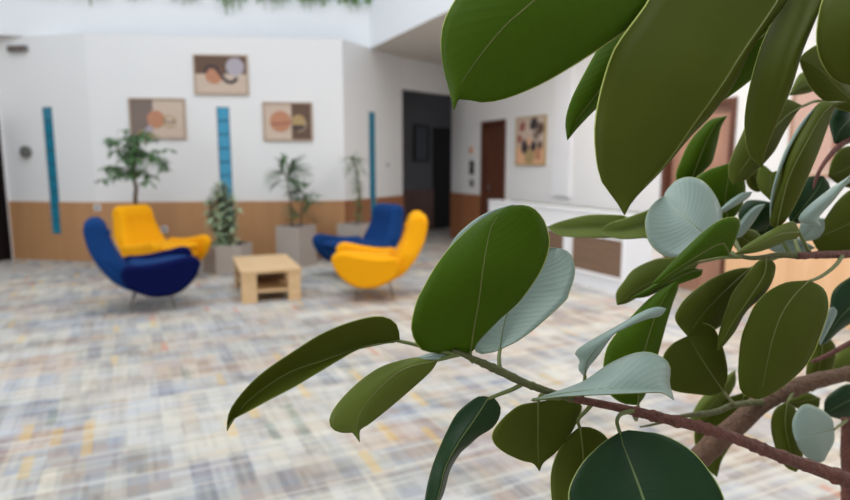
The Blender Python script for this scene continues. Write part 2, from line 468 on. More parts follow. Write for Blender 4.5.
for q in ((k0 - .03, k1 + .03, kz1, kz1 + .03), (k0 - .03, k1 + .03, kz0 - .03, kz0), (k0 - .03, k0, kz0, kz1), (k1, k1 + .03, kz0, kz1)):
    bm_box(bm, q[0], q[1], .003, .04, q[2], q[3])
link('frame', bm, M['darkdoor'], b)
wainscot('trim_5', WK, [(uk0, uk1, 0, 2)], M['brown'])

# ceiling slab with the atrium cut out; its edge is the white fascia
FT = 3.90
FL = at_z(0, 35, CH); FC = at_z(370, 48.5, CH); FR = at_z(450, 10, CH)
fdir = (FL - FC).normalized(); rdir = (FR - FC).normalized()
FLL = FL + fdir * .12; LFE = FLL + Vector((-.05, -1, 0)) * 14; FRR = FC + rdir * 15
pts_ = [FLL, FC, FRR, Vector((13, FRR.y, 0)), Vector((13, FC.y, 0)), Vector((13, 20, 0)), Vector((-13, 20, 0)), Vector((-13, FLL.y, 0)), Vector((-13, LFE.y, 0)), LFE]
bm = bmesh.new()
lo = [bm.verts.new((p.x, p.y, CH)) for p in pts_]; hi = [bm.verts.new((p.x, p.y, FT)) for p in pts_]
for q_ in ((0, 7, 8, 9), (0, 1, 6, 7), (1, 4, 5, 6), (1, 2, 3, 4)):
    bm.faces.new([lo[k] for k in q_]); bm.faces.new([hi[k] for k in q_][::-1])
for i in range(len(pts_)):
    j = (i + 1) % len(pts_); bm.faces.new((lo[i], lo[j], hi[j], hi[i]))
bmesh.ops.recalc_face_normals(bm, faces=bm.faces)
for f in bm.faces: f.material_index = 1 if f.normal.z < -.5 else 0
tag(link('ceiling', bm, [M['fascia'], M['ceil']]), kind='structure')

# trailing plants along the balcony edge
def blade(bm, p, d, ln, w, droop, n=4, mi=0):
    d = d.normalized(); side = d.cross(Vector((0, 0, 1)))
    if side.length < .1: side = Vector((1, 0, 0))
    side.normalize(); prev = None; pos = Vector(p); cur = Vector(d)
    for i in range(n + 1):
        t = i / n; ww = w * math.sin(PI * (t * .86 + .07)) ** .8
        up = cur.cross(side) * (.18 * ww)
        a, c, b = bm.verts.new(pos - side * ww + up), bm.verts.new(pos), bm.verts.new(pos + side * ww + up)
        if prev:
            for q in ((prev[0], prev[1], c, a), (prev[1], prev[2], b, c)):
                f = bm.faces.new(q); f.material_index = mi; f.smooth = True
        prev = (a, c, b)
        pos = pos + cur * (ln / n); cur = (cur + Vector((0, 0, -droop / n))).normalized()
rnd = random.Random(3)
fn = Vector((rdir.x, rdir.y, 0)).normalized()
tr_spots = [(24, 3), (66, 8), (108, 13), (150, 5), (192, 9), (234, 13), (274, 9), (314, 8), (361, 7)]
for i, (px, hang) in enumerate(tr_spots):
    base = at_z(px, -4, FT); # rough position, then snapped to the edge line
    t = ((base - FC).dot(fdir)); edge = FC + fdir * (FC - at_z(px, 46, CH)).length
    edge = Vector((edge.x, edge.y, FT))
    inward = -fn
    r = empty('trailing_plant', edge + inward * .12)
    tag(r, 'leafy trailing plant spilling over the top edge of the white balcony fascia', 'plant', 'trailing plants along the balcony edge')
    bm = bmesh.new()
    for k in range(8):
        st = inward * .04 + fdir * rnd.uniform(-.15, .15)
        ps = [st + Vector((0, 0, .0)), st + fn * .16 + Vector((0, 0, .05)), st + fn * (.2) + Vector((0, 0, -.04 - rnd.uniform(0, .02) * hang))]
        bm_tube(bm, ps, .004, 4)
    link('stem', bm, M['fol4'], r)
    bm = bmesh.new()
    for k in range(110):
        s = rnd.random()
        p = fdir * rnd.uniform(-.26, .26) + fn * (.02 + .22 * s) + Vector((0, 0, .02 + .08 * math.sin(s * 3) - (rnd.random() ** 2) * hang * .011))
        blade(bm, p, Vector((rnd.uniform(-1, 1), rnd.uniform(-1, 1), rnd.uniform(-.9, .4))), rnd.uniform(.06, .12), .014, 1.2, 3)
    link('foliage', bm, M['fol4'], r)

# small fixtures
def fixture(name, W, px, py, w, h, m, label, category, th=.02, extra=None, rnd_=False, group=None, off=.0):
    u, z = W.hit(px, py)
    e = empty_m(name, W.mat(u, z, off)); tag(e, label, category, group)
    bm = bmesh.new()
    if rnd_:
        bm_tube(bm, [(0, 0, 0), (0, th, 0)], w / 2, 20)
    else: bm_box(bm, -w / 2, w / 2, 0, th, -h / 2, h / 2, bev=.003)
    link('cover', bm, m, e)
    if extra: extra(e, w, h, th)
    return e
def sock(e, w, h, th):
    bm = bmesh.new(); bm_tube(bm, [(0, th, 0), (0, th + .004, 0)], w * .3, 16); link('socket_insert', bm, M['greyp'], e)
def lens(e, w, h, th):
    bm = bmesh.new(); bm_box(bm, -w * .28, w * .28, th, th + .006, -h * .1, h * .32); link('screen', bm, M['greyp'], e)
fixture('wall_speaker', WA, 27, 152, .17, .17, M['greyp'], 'round grey wall speaker on the white wall left of the teal glass strip', 'speaker', .05, sock, True)
fixture('wall_socket', WB, 98, 207.5, .09, .09, M['plastic'], 'white wall socket at top of wainscot behind the blue chair back', 'socket', .012, sock, off=.02)
fixture('wall_socket', WB, 165, 229, .09, .09, M['plastic'], 'white wall socket low on the wainscot beside the yellow chair arm', 'socket', .012, sock, off=.02)
fixture('light_switch', WC, 387, 165, .09, .09, M['plastic'], 'small white switch on the wall between blue glass strip and dark opening', 'switch', .012, sock)
def btn(e, w, h, th):
    bm = bmesh.new(); bm_tube(bm, [(0, th, 0), (0, th + .006, 0)], w * .25, 14); link('button', bm, M['c_rose'], e)
fixture('fire_alarm_button', WR, 472, 150, .11, .11, M['c_blush'], 'pale pink call point, topmost fixture on the strip of wall beside the opening', 'alarm', .03, btn)
fixture('intercom', WR, 472.5, 167.5, .13, .24, M['black'], 'black upright intercom panel between two small wall fixtures', 'intercom', .03, lens)
fixture('wall_thermostat', WR, 472.5, 183, .12, .12, M['greyp'], 'small grey wall fixture just below the black intercom', 'thermostat', .03, lens)
u_, z_ = WA.hit(19, 49)
e = empty_m('wall_vent', WA.mat(u_, z_)); tag(e, 'small grey rectangular vent high on the wall above the round speaker', 'vent')
box('casing', M['greyp'], -.15, .15, 0, .06, -.04, .04, e, bev=.006)
bm = bmesh.new()
for k in range(4): bm_box(bm, -.13, .13, .06, .068, -.03 + k * .017, -.02 + k * .017)
link('vent_grille', bm, M['c_taupe'], e)

# tall shallow cupboard doors painted white on the right wall
u0, z1 = WR.hit(556, 100); u1, _ = WR.hit(574, 100)
e = empty_m('wall_cupboard', WR.mat(0, 0)); tag(e, 'flush white service cupboard on the right wall next to the picture', 'cupboard')
box('body', M['white_cab'], u0, u1, .001, .03, .95, 3.0, e)
for a, b2 in ((.97, 1.55), (1.57, 2.98)):
    bm = bmesh.new(); bm_box(bm, u0 + .015, u1 - .015, .03, .042, a, b2); link('door', bm, M['white_cab'], e)

# ------------------------------------------------------------------ pictures
def picture(W, xa, xb, ya, yb, label, shapes, fr=.022, mf='picframe', grp=None):
    u0, z1 = W.hit(xa, ya); u1, z0 = W.hit(xb, yb)
    if u0 > u1: u0, u1 = u1, u0
    w, h = u1 - u0, z1 - z0
    e = empty_m('framed_picture', W.mat(u0, z0, .002)); tag(e, label, 'picture', grp)
    bm = bmesh.new()
    for q in ((0, w, 0, fr), (0, w, h - fr, h), (0, fr, fr, h - fr), (w - fr, w, fr, h - fr)): bm_box(bm, q[0], q[1], 0, .03, q[2], q[3])
    link('frame', bm, M[mf], e)
    bm = bmesh.new(); mats = [M['c_sand']]
    bm_box(bm, fr, w - fr, .002, .016, fr, h - fr)
    y = .0165
    for s in shapes:
        mm = M[s[1]]
        if mm not in mats: mats.append(mm)
        mi = mats.index(mm); iw, ih = w - 2 * fr, h - 2 * fr
        if s[0] == 'p': bm_poly(bm, None, [(fr + a * iw, fr + b_ * ih) for a, b_ in s[2]], y, mi, .0006)
        if s[0] == 'd': bm_disc(bm, None, fr + s[2] * iw, fr + s[3] * ih, s[4] * iw, s[4] * iw, y, mi, *(s[5] if len(s) > 5 else (0, 2 * PI)), th=.0006)
        if s[0] == 'r':   # ring or wave stroke along points
            pts = cat([(fr + a * iw, fr + b_ * ih, 0) for a, b_ in s[2]], 30); t = s[3] * iw
            L, Rr = [], []
            for i, p in enumerate(pts):
                tg = (pts[min(i + 1, 29)] - pts[max(i - 1, 0)]).normalized(); nn = Vector((-tg.y, tg.x, 0)) * t
                L.append((p.x + nn.x, p.y + nn.y)); Rr.append((p.x - nn.x, p.y - nn.y))
            for i in range(29):
                bm_poly(bm, None, [L[i], L[i + 1], Rr[i + 1], Rr[i]], y, mi, .0006)
        y += .0008
    link('print', bm, mats, e)
def circ(cx, cy, r, a0=0, a1=2 * PI, asp=1.4): return [(cx + r * math.cos(a0 + (a1 - a0) * i / 14), cy + r * asp * math.sin(a0 + (a1 - a0) * i / 14)) for i in range(15)]
picture(WB, 128.5, 187, 98, 139, 'framed abstract print with taupe left part and two circles, lower left of the three',
        [('p', 'c_taupe', [(0, 0), (.33, 0), (.42, .3), (.32, .5), (.42, .75), (.42, 1), (0, 1)]), ('p', 'c_ochre', [(.05, 0), (.42, 0), (.3, .2), (.15, .18)]),
         ('d', 'c_clay', .47, .48, .17), ('p', 'c_grey', [(.2, .15), (.42, .15), (.36, .35)]), ('r', 'c_ochre', circ(.72, .42, .11), .012), ('r', 'c_brown', [(.6, .45), (.72, .4), (.84, .45)], .012)])
picture(WB, 193, 249, 54.5, 95, 'framed abstract print with dark wave over a clay disc, highest of the three',
        [('p', 'c_brown', [(0, .52), (1, .52), (1, 1), (0, 1)]), ('d', 'c_grey', .78, .72, .18), ('d', 'c_clay', .36, .48, .17),
         ('r', 'c_dark', [(.18, .55), (.26, .7), (.4, .68), (.5, .5), (.6, .33), (.72, .3), (.82, .42)], .035)])
picture(WB, 262.5, 313, 102, 141, 'framed abstract print with clay disc and dark brown right part, lower right of the three',
        [('p', 'c_brown', [(.58, 0), (1, 0), (1, 1), (.58, 1)]), ('d', 'c_clay', .34, .5, .23), ('d', 'c_ochre', .73, .5, .15),
         ('p', 'c_dark', [(.58, .4), (.9, .4), (.8, .3), (.66, .28)]), ('r', 'c_rose', [(.14, .44), (.4, .44), (.6, .5)], .02), ('r', 'c_sand', circ(.76, .42, .13, -1.9, .4), .008)])
rp = random.Random(11)
shp = [('p', 'c_blush', [(0, 0), (1, 0), (1, .35), (0, .4)])]
for cx, cy, r, c in [(.2, .82, .13, 'c_rose'), (.6, .85, .16, 'c_dark'), (.85, .75, .14, 'c_brown'), (.35, .62, .15, 'c_sand'), (.7, .6, .12, 'c_taupe'),
                     (.3, .38, .16, 'c_dark'), (.62, .36, .13, 'c_dark'), (.85, .4, .1, 'c_brown'), (.12, .55, .1, 'c_rose'), (.5, .15, .2, 'c_ochre'), (.48, .5, .1, 'c_blush'), (.8, .2, .12, 'c_clay')]:
    pts = [(min(.99, max(.01, cx + r * (0.7 + .5 * rp.random()) * math.cos(a * PI / 3.5))), min(.99, max(.01, cy + r * (0.7 + .5 * rp.random()) * math.sin(a * PI / 3.5)))) for a in range(7)]
    shp.append(('p', c, pts))
picture(WR, 517.5, 546, 118, 165.5, 'framed painting of dark and peach patches hanging right of the brown door', shp, .02, 'c_ochre')

picture(WR, 795, 834, 86, 178, 'pale pink framed poster half hidden behind the rubber plant leaves', [('p', 'c_pale', [(.05, .04), (.95, .04), (.95, .96), (.05, .96)])], .03, 'pink')

# ------------------------------------------------------------------ low white cabinet along the right side
fa = floor_pt(574, 283); fb = fa - rd * 1.98
cu_ = Wall(fb, fa + rd * 4).hit(652, 255)[0]
WCab = Wall(fb, fb + rd * cu_)
e = empty_m('low_cabinet', WCab.mat(0, 0)); tag(e, 'long low white cabinet with brown slatted panels in front of the right wall', 'cabinet')
Lc = WCab.len; D = .16
box('body', M['white_cab'], 0, Lc, -D, 0, .001, .875, e)
box('countertop', M['white_cab'], -.01, Lc + .01, -D - .01, .012, .875, .895, e)
box('back_edge', M['gtop'], .35, Lc, -D - .02, -D + .03, .895, .91, e)
q0 = WCab.hit(573, 255)[0]; q1 = WCab.hit(623, 255)[0]; pw = q1 - q0; gap = .17
for k in (-1, 0):
    a = q0 + k * (pw + gap)
    if a < .05 or a + pw > Lc - .05: continue
    bm = bmesh.new(); bm_box(bm, a, a + pw, .0, .006, .19, .60)
    for j in range(9): bm_box(bm, a, a + pw, .006, .014, .197 + j * .045, .225 + j * .045)
    link('slatted_panel', bm, M['slat'], e)
    bm = bmesh.new()
    for qq in ((a - .04, a + pw + .04, .15, .19), (a - .04, a + pw + .04, .60, .64), (a - .04, a, .19, .60), (a + pw, a + pw + .04, .19, .60)):
        bm_box(bm, qq[0], qq[1], .0, .02, qq[2], qq[3])
    link('panel_frame', bm, M['white_cab'], e)

# ------------------------------------------------------------------ lounge chairs
def pillow(bm, outline, y0, y1, rd_, nround=4, nmid=5, wf=None, mi=0, samples=44):
    P = cat([(a, b, 0) for a, b in outline + outline[:1]], samples + 1)[:-1]
    n = len(P); area = sum(P[i].x * P[(i + 1) % n].y - P[(i + 1) % n].x * P[i].y for i in range(n))
    sg = 1 if area > 0 else -1
    nrm = []
    for i in range(n):
        t = (P[(i + 1) % n] - P[i - 1]).normalized(); nrm.append(Vector((-t.y, t.x, 0)) * sg)   # inward
    yc, hw = (y0 + y1) / 2, (y1 - y0) / 2
    st = []
    for k in range(nround + 1):
        a = PI / 2 * k / nround; st.append((-hw + rd_ * (1 - math.sin(a)), rd_ * (1 - math.cos(a))))
    st = sorted(st); left = [(-hw + rd_ * (1 - math.cos(PI / 2 * k / nround)), rd_ * (1 - math.sin(PI / 2 * k / nround))) for k in range(nround + 1)]
    mids = [(-hw + rd_ + (2 * hw - 2 * rd_) * k / (nmid + 1), 0) for k in range(1, nmid + 1)]
    right = [(-y, o) for y, o in left[::-1]]
    rings = []
    for y, o in left + mids + right:
        ring = []
        for i in range(n):
            q = P[i] + nrm[i] * o; f = wf(q.x, q.y) if wf else (1, 0)
            ring.append(bm.verts.new((q.x, (yc + y) * f[0] + f[1], q.y)))
        rings.append(ring)
    for a, b in zip(rings, rings[1:]):
        for i in range(n):
            f = bm.faces.new((a[i], a[(i + 1) % n], b[(i + 1) % n], b[i])); f.smooth = True; f.material_index = mi
    for r in (rings[0], rings[-1]): bm.faces.new(r).material_index = mi
def make_chair(label, m, m_arm, group):
    r = empty('lounge_chair'); tag(r, label, 'armchair', group)
    K = 1.08
    body = [(.10, .95), (.17, .945), (.215, .88), (.235, .78), (.27, .64), (.33, .50), (.38, .42), (.5, .385), (.75, .40), (.87, .40), (.90, .35), (.85, .265),
            (.72, .20), (.57, .18), (.42, .205), (.28, .285), (.165, .43), (.08, .62), (.045, .80), (.05, .90)]
    body = [((a - .5) * K, b_ if b_ < .5 else .5 + (b_ - .5) * .92) for a, b_ in body]
    bm = bmesh.new()
    pillow(bm, body, -.30, .30, .055, wf=lambda x, z: (1.0 if z < .5 else 1.0 - .34 * min(1, (z - .5) / .40) + .10 * math.exp(-((z - .86) / .09) ** 2), 0))
    b = link('backrest', bm, m, r)
    for yy in (-.13, 0, .13):
        bm = bmesh.new(); bm_tube(bm, [((.222 - .5) * K, yy, .77), ((.25 - .5) * K, yy, .774)], .014, 10)
        link('button', bm, m, b)
    seat = [(.35, .40), (.40, .465), (.55, .455), (.75, .475), (.885, .47), (.925, .44), (.90, .395), (.75, .385), (.5, .375)]
    bm = bmesh.new(); pillow(bm, [((a - .5) * K, b_) for a, b_ in seat], -.265, .265, .035)
    link('seat_cushion', bm, m, r)
    arm = [(.965, .45), (.955, .50), (.915, .54), (.85, .545), (.72, .515), (.58, .49), (.46, .48), (.38, .485), (.33, .46), (.31, .39), (.33, .31), (.38, .245), (.47, .19),
           (.58, .155), (.72, .165), (.83, .225), (.92, .335)]
    for s in (-1, 1):
        bm = bmesh.new()
        pillow(bm, [((a - .5) * K, b_) for a, b_ in arm], s * .345 - .05, s * .345 + .05, .045, nmid=1,
               wf=lambda x, z, s=s: (1.0, s * (.10 * (z - .35) + .02 * math.sin(x * 3) - .10 * max(0, -x - .1))))
        link('armrest', bm, m_arm, r, )
    for (x, y, dx, dy) in ((.22, .15, .04, .03), (.22, -.15, .04, -.03), (-.08, .15, -.05, .03), (-.08, -.15, -.05, -.03)):
        bm = bmesh.new()
        bm_tube(bm, [(x, y, .215), (x + dx * .5, y + dy * .5, .10), (x + dx, y + dy, .001)], [.011, .009, .007], 8)
        link('leg', bm, M['legm'], r)
    return r
def copy_tree(o, parent=None):
    c = o.copy(); COL.objects.link(c)
    if parent: c.parent = parent
    for ch in o.children: copy_tree(ch, c)
    return c
yel = make_chair('yellow lounge armchair with open seat facing forward behind the navy chair', M['yellow'], M['yellow'], 'lounge armchairs around the coffee table')
blu = make_chair('navy blue lounge armchair seen side-on with its back to the left', M['blue'], M['navy'], 'lounge armchairs around the coffee table')
yel2 = copy_tree(yel); yel2['label'] = 'yellow lounge armchair seen side-on facing the coffee table, in front of a blue one'
blu2 = copy_tree(blu); blu2['label'] = 'blue lounge armchair standing behind the side-on yellow chair near the dark opening'
for ch in blu2.children:
    if ch.name.startswith('armrest'):
        ch.data = ch.data.copy(); ch.data.materials[0] = M['blue']
def place(o, px, py, fx, fy):
    p = floor_pt(px, py); o.location = (p.x, p.y, 0); o.rotation_euler = (0, 0, math.atan2(fy, fx))
place(blu, 146, 307, 1, .50)
place(yel, 159, 280, .90, -.46)
place(yel2, 381, 296, -1, -.08)
place(blu2, 363, 277, -.78, -.60)

# ------------------------------------------------------------------ coffee table
tl = floor_pt(242.5, 304.5); trr = floor_pt(299, 301)
TW = .60; ang = .37
t = empty('coffee_table', (tl.x, tl.y, 0), ang); tag(t, 'low pale wood coffee table with broad board legs and a lower shelf', 'table')
TD, THh = 1.05, .345
box('tabletop', M['pale_wood'], -.01, TW + .01, -.01, TD + .01, THh - .035, THh, t, bev=.004)
LW = .15
for (x0, x1, y0, y1) in ((0, LW, 0, .035), (TW - LW + .02, TW, 0, .035), (0, LW, TD - .035, TD), (TW - LW + .02, TW, TD - .035, TD)):
    bm = bmesh.new(); bm_box(bm, x0, x1, y0, y1, .001, THh - .036)
    xs = (x0, x0 + .03) if x0 == 0 else (x1 - .03, x1)
    yy = (y1, y1 + .14) if y0 == 0 else (y0 - .14, y0)
    bm_box(bm, xs[0], xs[1], yy[0], yy[1], .001, THh - .036)
    link('leg', bm, M['pale_wood'], t)
box('shelf', M['pale_wood'], .035, TW - .035, .036, TD - .036, .10, .13, t)
bm = bmesh.new(); bm_box(bm, LW * .6, TW - LW * .6, .5, .53, .131, THh - .037); link('centre_board', bm, M['dark_in'], t)

# ------------------------------------------------------------------ potted plants
def planter_box(r, w, h, m, rot=0.0, sides=4, taper=.0):
    bm = bmesh.new(); n = sides
    def ring(rad, z): return [bm.verts.new((rad * math.cos(2 * PI * k / n + rot), rad * math.sin(2 * PI * k / n + rot), z)) for k in range(n)]
    R0 = w / 2 / math.cos(PI / n)
    rs = [ring(R0 * (1 - taper), .001), ring(R0, h), ring(R0 - .03, h), ring(R0 - .03, h - .05)]
    for a, b in zip(rs, rs[1:]):
        for k in range(n): bm.faces.new((a[k], a[(k + 1) % n], b[(k + 1) % n], b[k]))
    bm.faces.new(rs[0][::-1]); bm.faces.new(rs[-1])
    link('planter', bm, m, r)
    bm = bmesh.new(); q = [bm.verts.new(((R0 - .032) * math.cos(2 * PI * k / n + rot), (R0 - .032) * math.sin(2 * PI * k / n + rot), h - .035)) for k in range(n)]
    bm.faces.new(q); q2 = [bm.verts.new((v_.co.x, v_.co.y, h - .049)) for v_ in q]; bm.faces.new(q2[::-1])
    for k in range(n): bm.faces.new((q[k], q2[k], q2[(k + 1) % n], q[(k + 1) % n]))
    link('soil', bm, M['soil'], r)
def vec(a, e_): return Vector((math.cos(a) * math.cos(e_), math.sin(a) * math.cos(e_), math.sin(e_)))
GRID = -math.atan(.48) + PI / 2 + PI / 4
rn = random.Random(5)
# money tree behind the yellow chair
p = floor_pt(141, 271); r = empty('potted_tree', (p.x, p.y, 0)); tag(r, 'small leafy tree with bare brown trunk behind the left yellow armchair', 'potted plant', 'potted plants along the wall')
planter_box(r, .42, .50, M['pot'], .4)
tube('trunk', M['stem'], [(0, 0, .45), (.02, 0, .7), (-.015, 0, .95), (0.01, 0, 1.12), (-.03, 0, 1.28)], [.035, .03, .028, .026, .02], r)
bm = bmesh.new(); heads = []
for k in range(64):
    a = rn.uniform(0, 2 * PI); el = rn.uniform(-.25, 1.4); R_ = rn.uniform(.16, .56)
    h = Vector((-.02, 0, 1.22)) + Vector((math.cos(a) * math.cos(el) * R_, math.sin(a) * math.cos(el) * R_ * .8, math.sin(el) * R_ * 1.1 + .10)); heads.append(h)
    bm_tube(bm, [(-.02, 0, 1.2), Vector((-.02, 0, 1.25)).lerp(h, .5) + Vector((0, 0, .05)), h], .004, 4)
link('twigs', bm, M['fol3'], r)
bm = bmesh.new()
for h in heads:
    for j in range(7):
        a = 2 * PI * j / 7 + rn.random(); blade(bm, h, vec(a, rn.uniform(-.5, .25)), rn.uniform(.11, .17), .021, 1.1)
link('foliage', bm, M['fol1'], r)
# bushy pale plant in low faceted planter
p = floor_pt(226, 272); r = empty('potted_shrub', (p.x, p.y + .1, 0)); tag(r, 'bushy pale green plant in a low faceted grey planter left of the coffee table', 'potted plant', 'potted plants along the wall')
planter_box(r, .56, .37, M['pot'], .35, 6)
bm = bmesh.new(); tips = []
for k in range(20):
    x = rn.uniform(-.3, .2); y = rn.uniform(-.12, .12)
    top = 1.45 * (1 - (abs(x + .03) * 1.9)) * rn.uniform(.8, 1); top = max(top, .45)
    q = [Vector((x * .4, y * .6, .33)), Vector((x * .8, y, .33 + top * .32)), Vector((x * 1.15, y, .36 + top * .62))]; tips.append(q)
    bm_tube(bm, q, .007, 5)
link('stem', bm, M['stem'], r)
bm = bmesh.new()
for q in tips:
    for j in range(34):
        s = (j + 1) / 34; c = q[0].lerp(q[1], s * 2) if s < .5 else q[1].lerp(q[2], s * 2 - 1)
        blade(bm, c, vec(rn.uniform(0, 2 * PI), rn.uniform(-.4, .8)), rn.uniform(.08, .15), .026, 1.0, 3)
link('foliage', bm, M['fol2'], r)
# lady palm in tall square planter
p = floor_pt(296, 268); r = empty('potted_palm', (p.x - .03, p.y + .22, 0)); tag(r, 'palm with two stems of fingered fronds in the tall square planter', 'potted plant', 'potted plants along the wall')
planter_box(r, .40, .57, M['pot'], math.atan(.48) * -1 + PI / 4 + PI / 2 + .0, 4, .02)
bm = bmesh.new(); hd = []
for (bx, tx, tz) in ((-.06, -.11, 1.28), (.07, .12, .98)):
    q = cat([(bx, 0, .52), (bx * 1.1, .01, (.52 + tz) / 2), (tx, 0, tz)], 7); bm_tube(bm, q, .012, 6)
    hd.append(q)
link('stem', bm, M['stem'], r)
bm = bmesh.new()
for hi_, q in enumerate(hd):
    for s, n_, R_ in ((1.0, 15, .16), (.7, 7, .12)) if hi_ == 0 else ((1.0, 10, .13), (.6, 6, .12), (.35, 6, .1)):
        c = q[-1].lerp(q[0], 1 - s) if hi_ else q[-1] + Vector((0, 0, (s - 1) * .3))
        for k in range(n_):
            a = rn.uniform(0, 2 * PI); el = rn.uniform(.0, 1.15); h = c + vec(a, el) * R_ * rn.uniform(.6, 1)
            bm_tube(bm, [c, h], .003, 4)
            for j in range(6):
                dd = (vec(a, el * .6) + Vector((rn.uniform(-.5, .5), rn.uniform(-.5, .5), rn.uniform(-.35, .35)))).normalized()
                blade(bm, h, dd, rn.uniform(.2, .31), .016, .6)
link('fronds', bm, M['fol1'], r)
# slender plant behind the blue chair
p = floor_pt(357, 262); r = empty('potted_dracaena', (p.x, p.y, 0)); tag(r, 'slender drooping green plant in planter behind the right blue armchair', 'potted plant', 'potted plants along the wall')
planter_box(r, .40, .57, M['pot'], .25)
bm = bmesh.new(); bm_tube(bm, cat([(0, 0, .5), (.05, 0, .9), (.02, 0, 1.3), (-.06, 0, 1.52)], 8), .011, 6); pass
link('stem', bm, M['stem'], r)
bm = bmesh.new()
for k in range(130):
    s = rn.random(); c = Vector((.045 - .09 * s * s, rn.uniform(-.04, .04), .6 + .92 * s))
    a = rn.uniform(0, 2 * PI)
    blade(bm, c, vec(a, rn.uniform(-.1, .8)), rn.uniform(.09, .14) + (.12 if s > .78 else 0), .016, 1.3)
link('foliage', bm, M['fol3'], r)

# ------------------------------------------------------------------ the rubber plant
RP = empty('rubber_plant', (.33, .98, 0))
bpy.context.view_layer.update()
tag(RP, 'large rubber plant with broad leathery leaves on reddish brown branches, close to the camera', 'plant')
RPI = Matrix.Translation(-Vector((.33, .98, 0)))
def rlink(name, bm, m, parent=None):
    bm.transform(RPI)
    return link(name, bm, m, parent or RP)
def leaf(kind, base, Lp, Mp, Rp, tip, d, eL=.008, eR=.008, bow=.004, stalk=None, label=None, rows=30, half=6, rib=True):
    """blade through three curves seen from the camera, each with its own distance; two skins and a rim"""
    if isinstance(d, (int, float)): d = (d, d, d)
    L = cat([(x, y, 0) for x, y in [base] + Lp + [tip]], rows)
    Mi = cat([(x, y, 0) for x, y in [base] + Mp + [tip]], rows)
    Rr = cat([(x, y, 0) for x, y in [base] + Rp + [tip]], rows)
    Dd = cat([(i / (len(d) - 1), v, 0) for i, v in enumerate(d)], rows)
    nc = 2 * half + 1; G = []
    for i in range(rows):
        t = i / (rows - 1); W_ = max(0, math.sin(PI * min(1, max(0, t)))) ** .6; row = []
        for j in range(nc):
            s = (j - half) / half; E = L if s < 0 else Rr; e_ = eL if s < 0 else eR; a = abs(s)
            q = Mi[i].lerp(E[i], a)
            dep = Dd[i].y + W_ * (e_ * a ** 1.4 - bow * 4 * a * (1 - a) * .5) + .0012 * math.sin(9 * t + 3 * s) * W_ * a
            row.append(at(q.x, q.y, dep))
        G.append(row)
    nrm = [[None] * nc for _ in range(rows)]
    for i in range(rows):
        ii = min(max(i, 1), rows - 2)
        for j in range(nc):
            du = G[ii + 1][j] - G[ii - 1][j]; jj = min(max(j, 1), nc - 2); dv = G[ii][jj + 1] - G[ii][jj - 1]
            n = du.cross(dv)
            n = n.normalized() if n.length > 1e-12 else (CAM - G[i][j]).normalized()
            if n.dot(CAM - G[i][half]) < 0: n = -n
            nrm[i][j] = n
    bm = bmesh.new(); uvl = bm.loops.layers.uv.new('UVMap'); h = .00045
    def skin(sg, mi):
        V = [[bm.verts.new(G[i][j] + nrm[i][j] * h * sg) for j in range(nc)] for i in range(rows)]
        for i in range(rows - 1):
            for j in range(nc - 1):
                ids = [(i, j), (i + 1, j), (i + 1, j + 1), (i, j + 1)]
                f = bm.faces.new([V[a][b_] for a, b_ in ids]); f.material_index = mi; f.smooth = True
                for lp, (a, b_) in zip(f.loops, ids): lp[uvl].uv = (a / (rows - 1), b_ / (nc - 1))
        return V
    A = skin(1, 0); B = skin(-1, 1)
    for j in (0, nc - 1):
        for i in range(rows - 1):
            f = bm.faces.new((A[i][j], A[i + 1][j], B[i + 1][j], B[i][j])); f.material_index = 2
    front = M['leaf_' + kind]; back = M['leaf_t2'] if kind[0] == 'u' else M['leaf_u2']
    lf = rlink('leaf', bm, [front, back, M['petiole']])
    if label: lf['label'] = label
    k = rows * 9 // 10
    if rib:
        bm = bmesh.new()
        sg = 1 if kind[0] == 'u' else .3
        bm_tube(bm, [G[i][half] + nrm[i][half] * .0006 * sg for i in range(0, k, 2)], [(.0010 if kind[0] == 'u' else .0007) * (1 - .75 * i / k) for i in range(0, k, 2)], 6)
        rlink('midrib', bm, M['midr'] if kind[0] == 'u' else M['petiole'], lf)
    if stalk:
        b0 = G[0][half]
        pts = [b0 + (G[0][half] - G[3][half]) * -.15] + [at(*q) for q in stalk]
        bm = bmesh.new(); pp = cat([tuple(x) for x in pts], 12)
        bm_tube(bm, pp, [.0019 + .0008 * i / 11 for i in range(12)], 7)
        rlink('petiole', bm, M['petiole'], lf)
    return lf
def branch(m, pts, seg=10, n=None, knobs=0, name='branch', seed=1):
    P_ = [(*at(x, y, dd), rr * dd / FPX) for x, y, dd, rr in pts]
    c = [v_ for v_ in cat([q[:3] for q in P_], n or 8 * len(P_))]
    N_ = len(c); rr_ = []
    rng = random.Random(seed)
    for i in range(N_):
        f = i / (N_ - 1) * (len(P_) - 1); k = min(int(f), len(P_) - 2)
        r0 = P_[k][3] * (1 - f + k) + P_[k + 1][3] * (f - k)
        rr_.append(r0 * (1 + (knobs * rng.random() if rng.random() < .25 else 0)))
    bm = bmesh.new(); bm_tube(bm, c, rr_, seg); return rlink(name, bm, m)

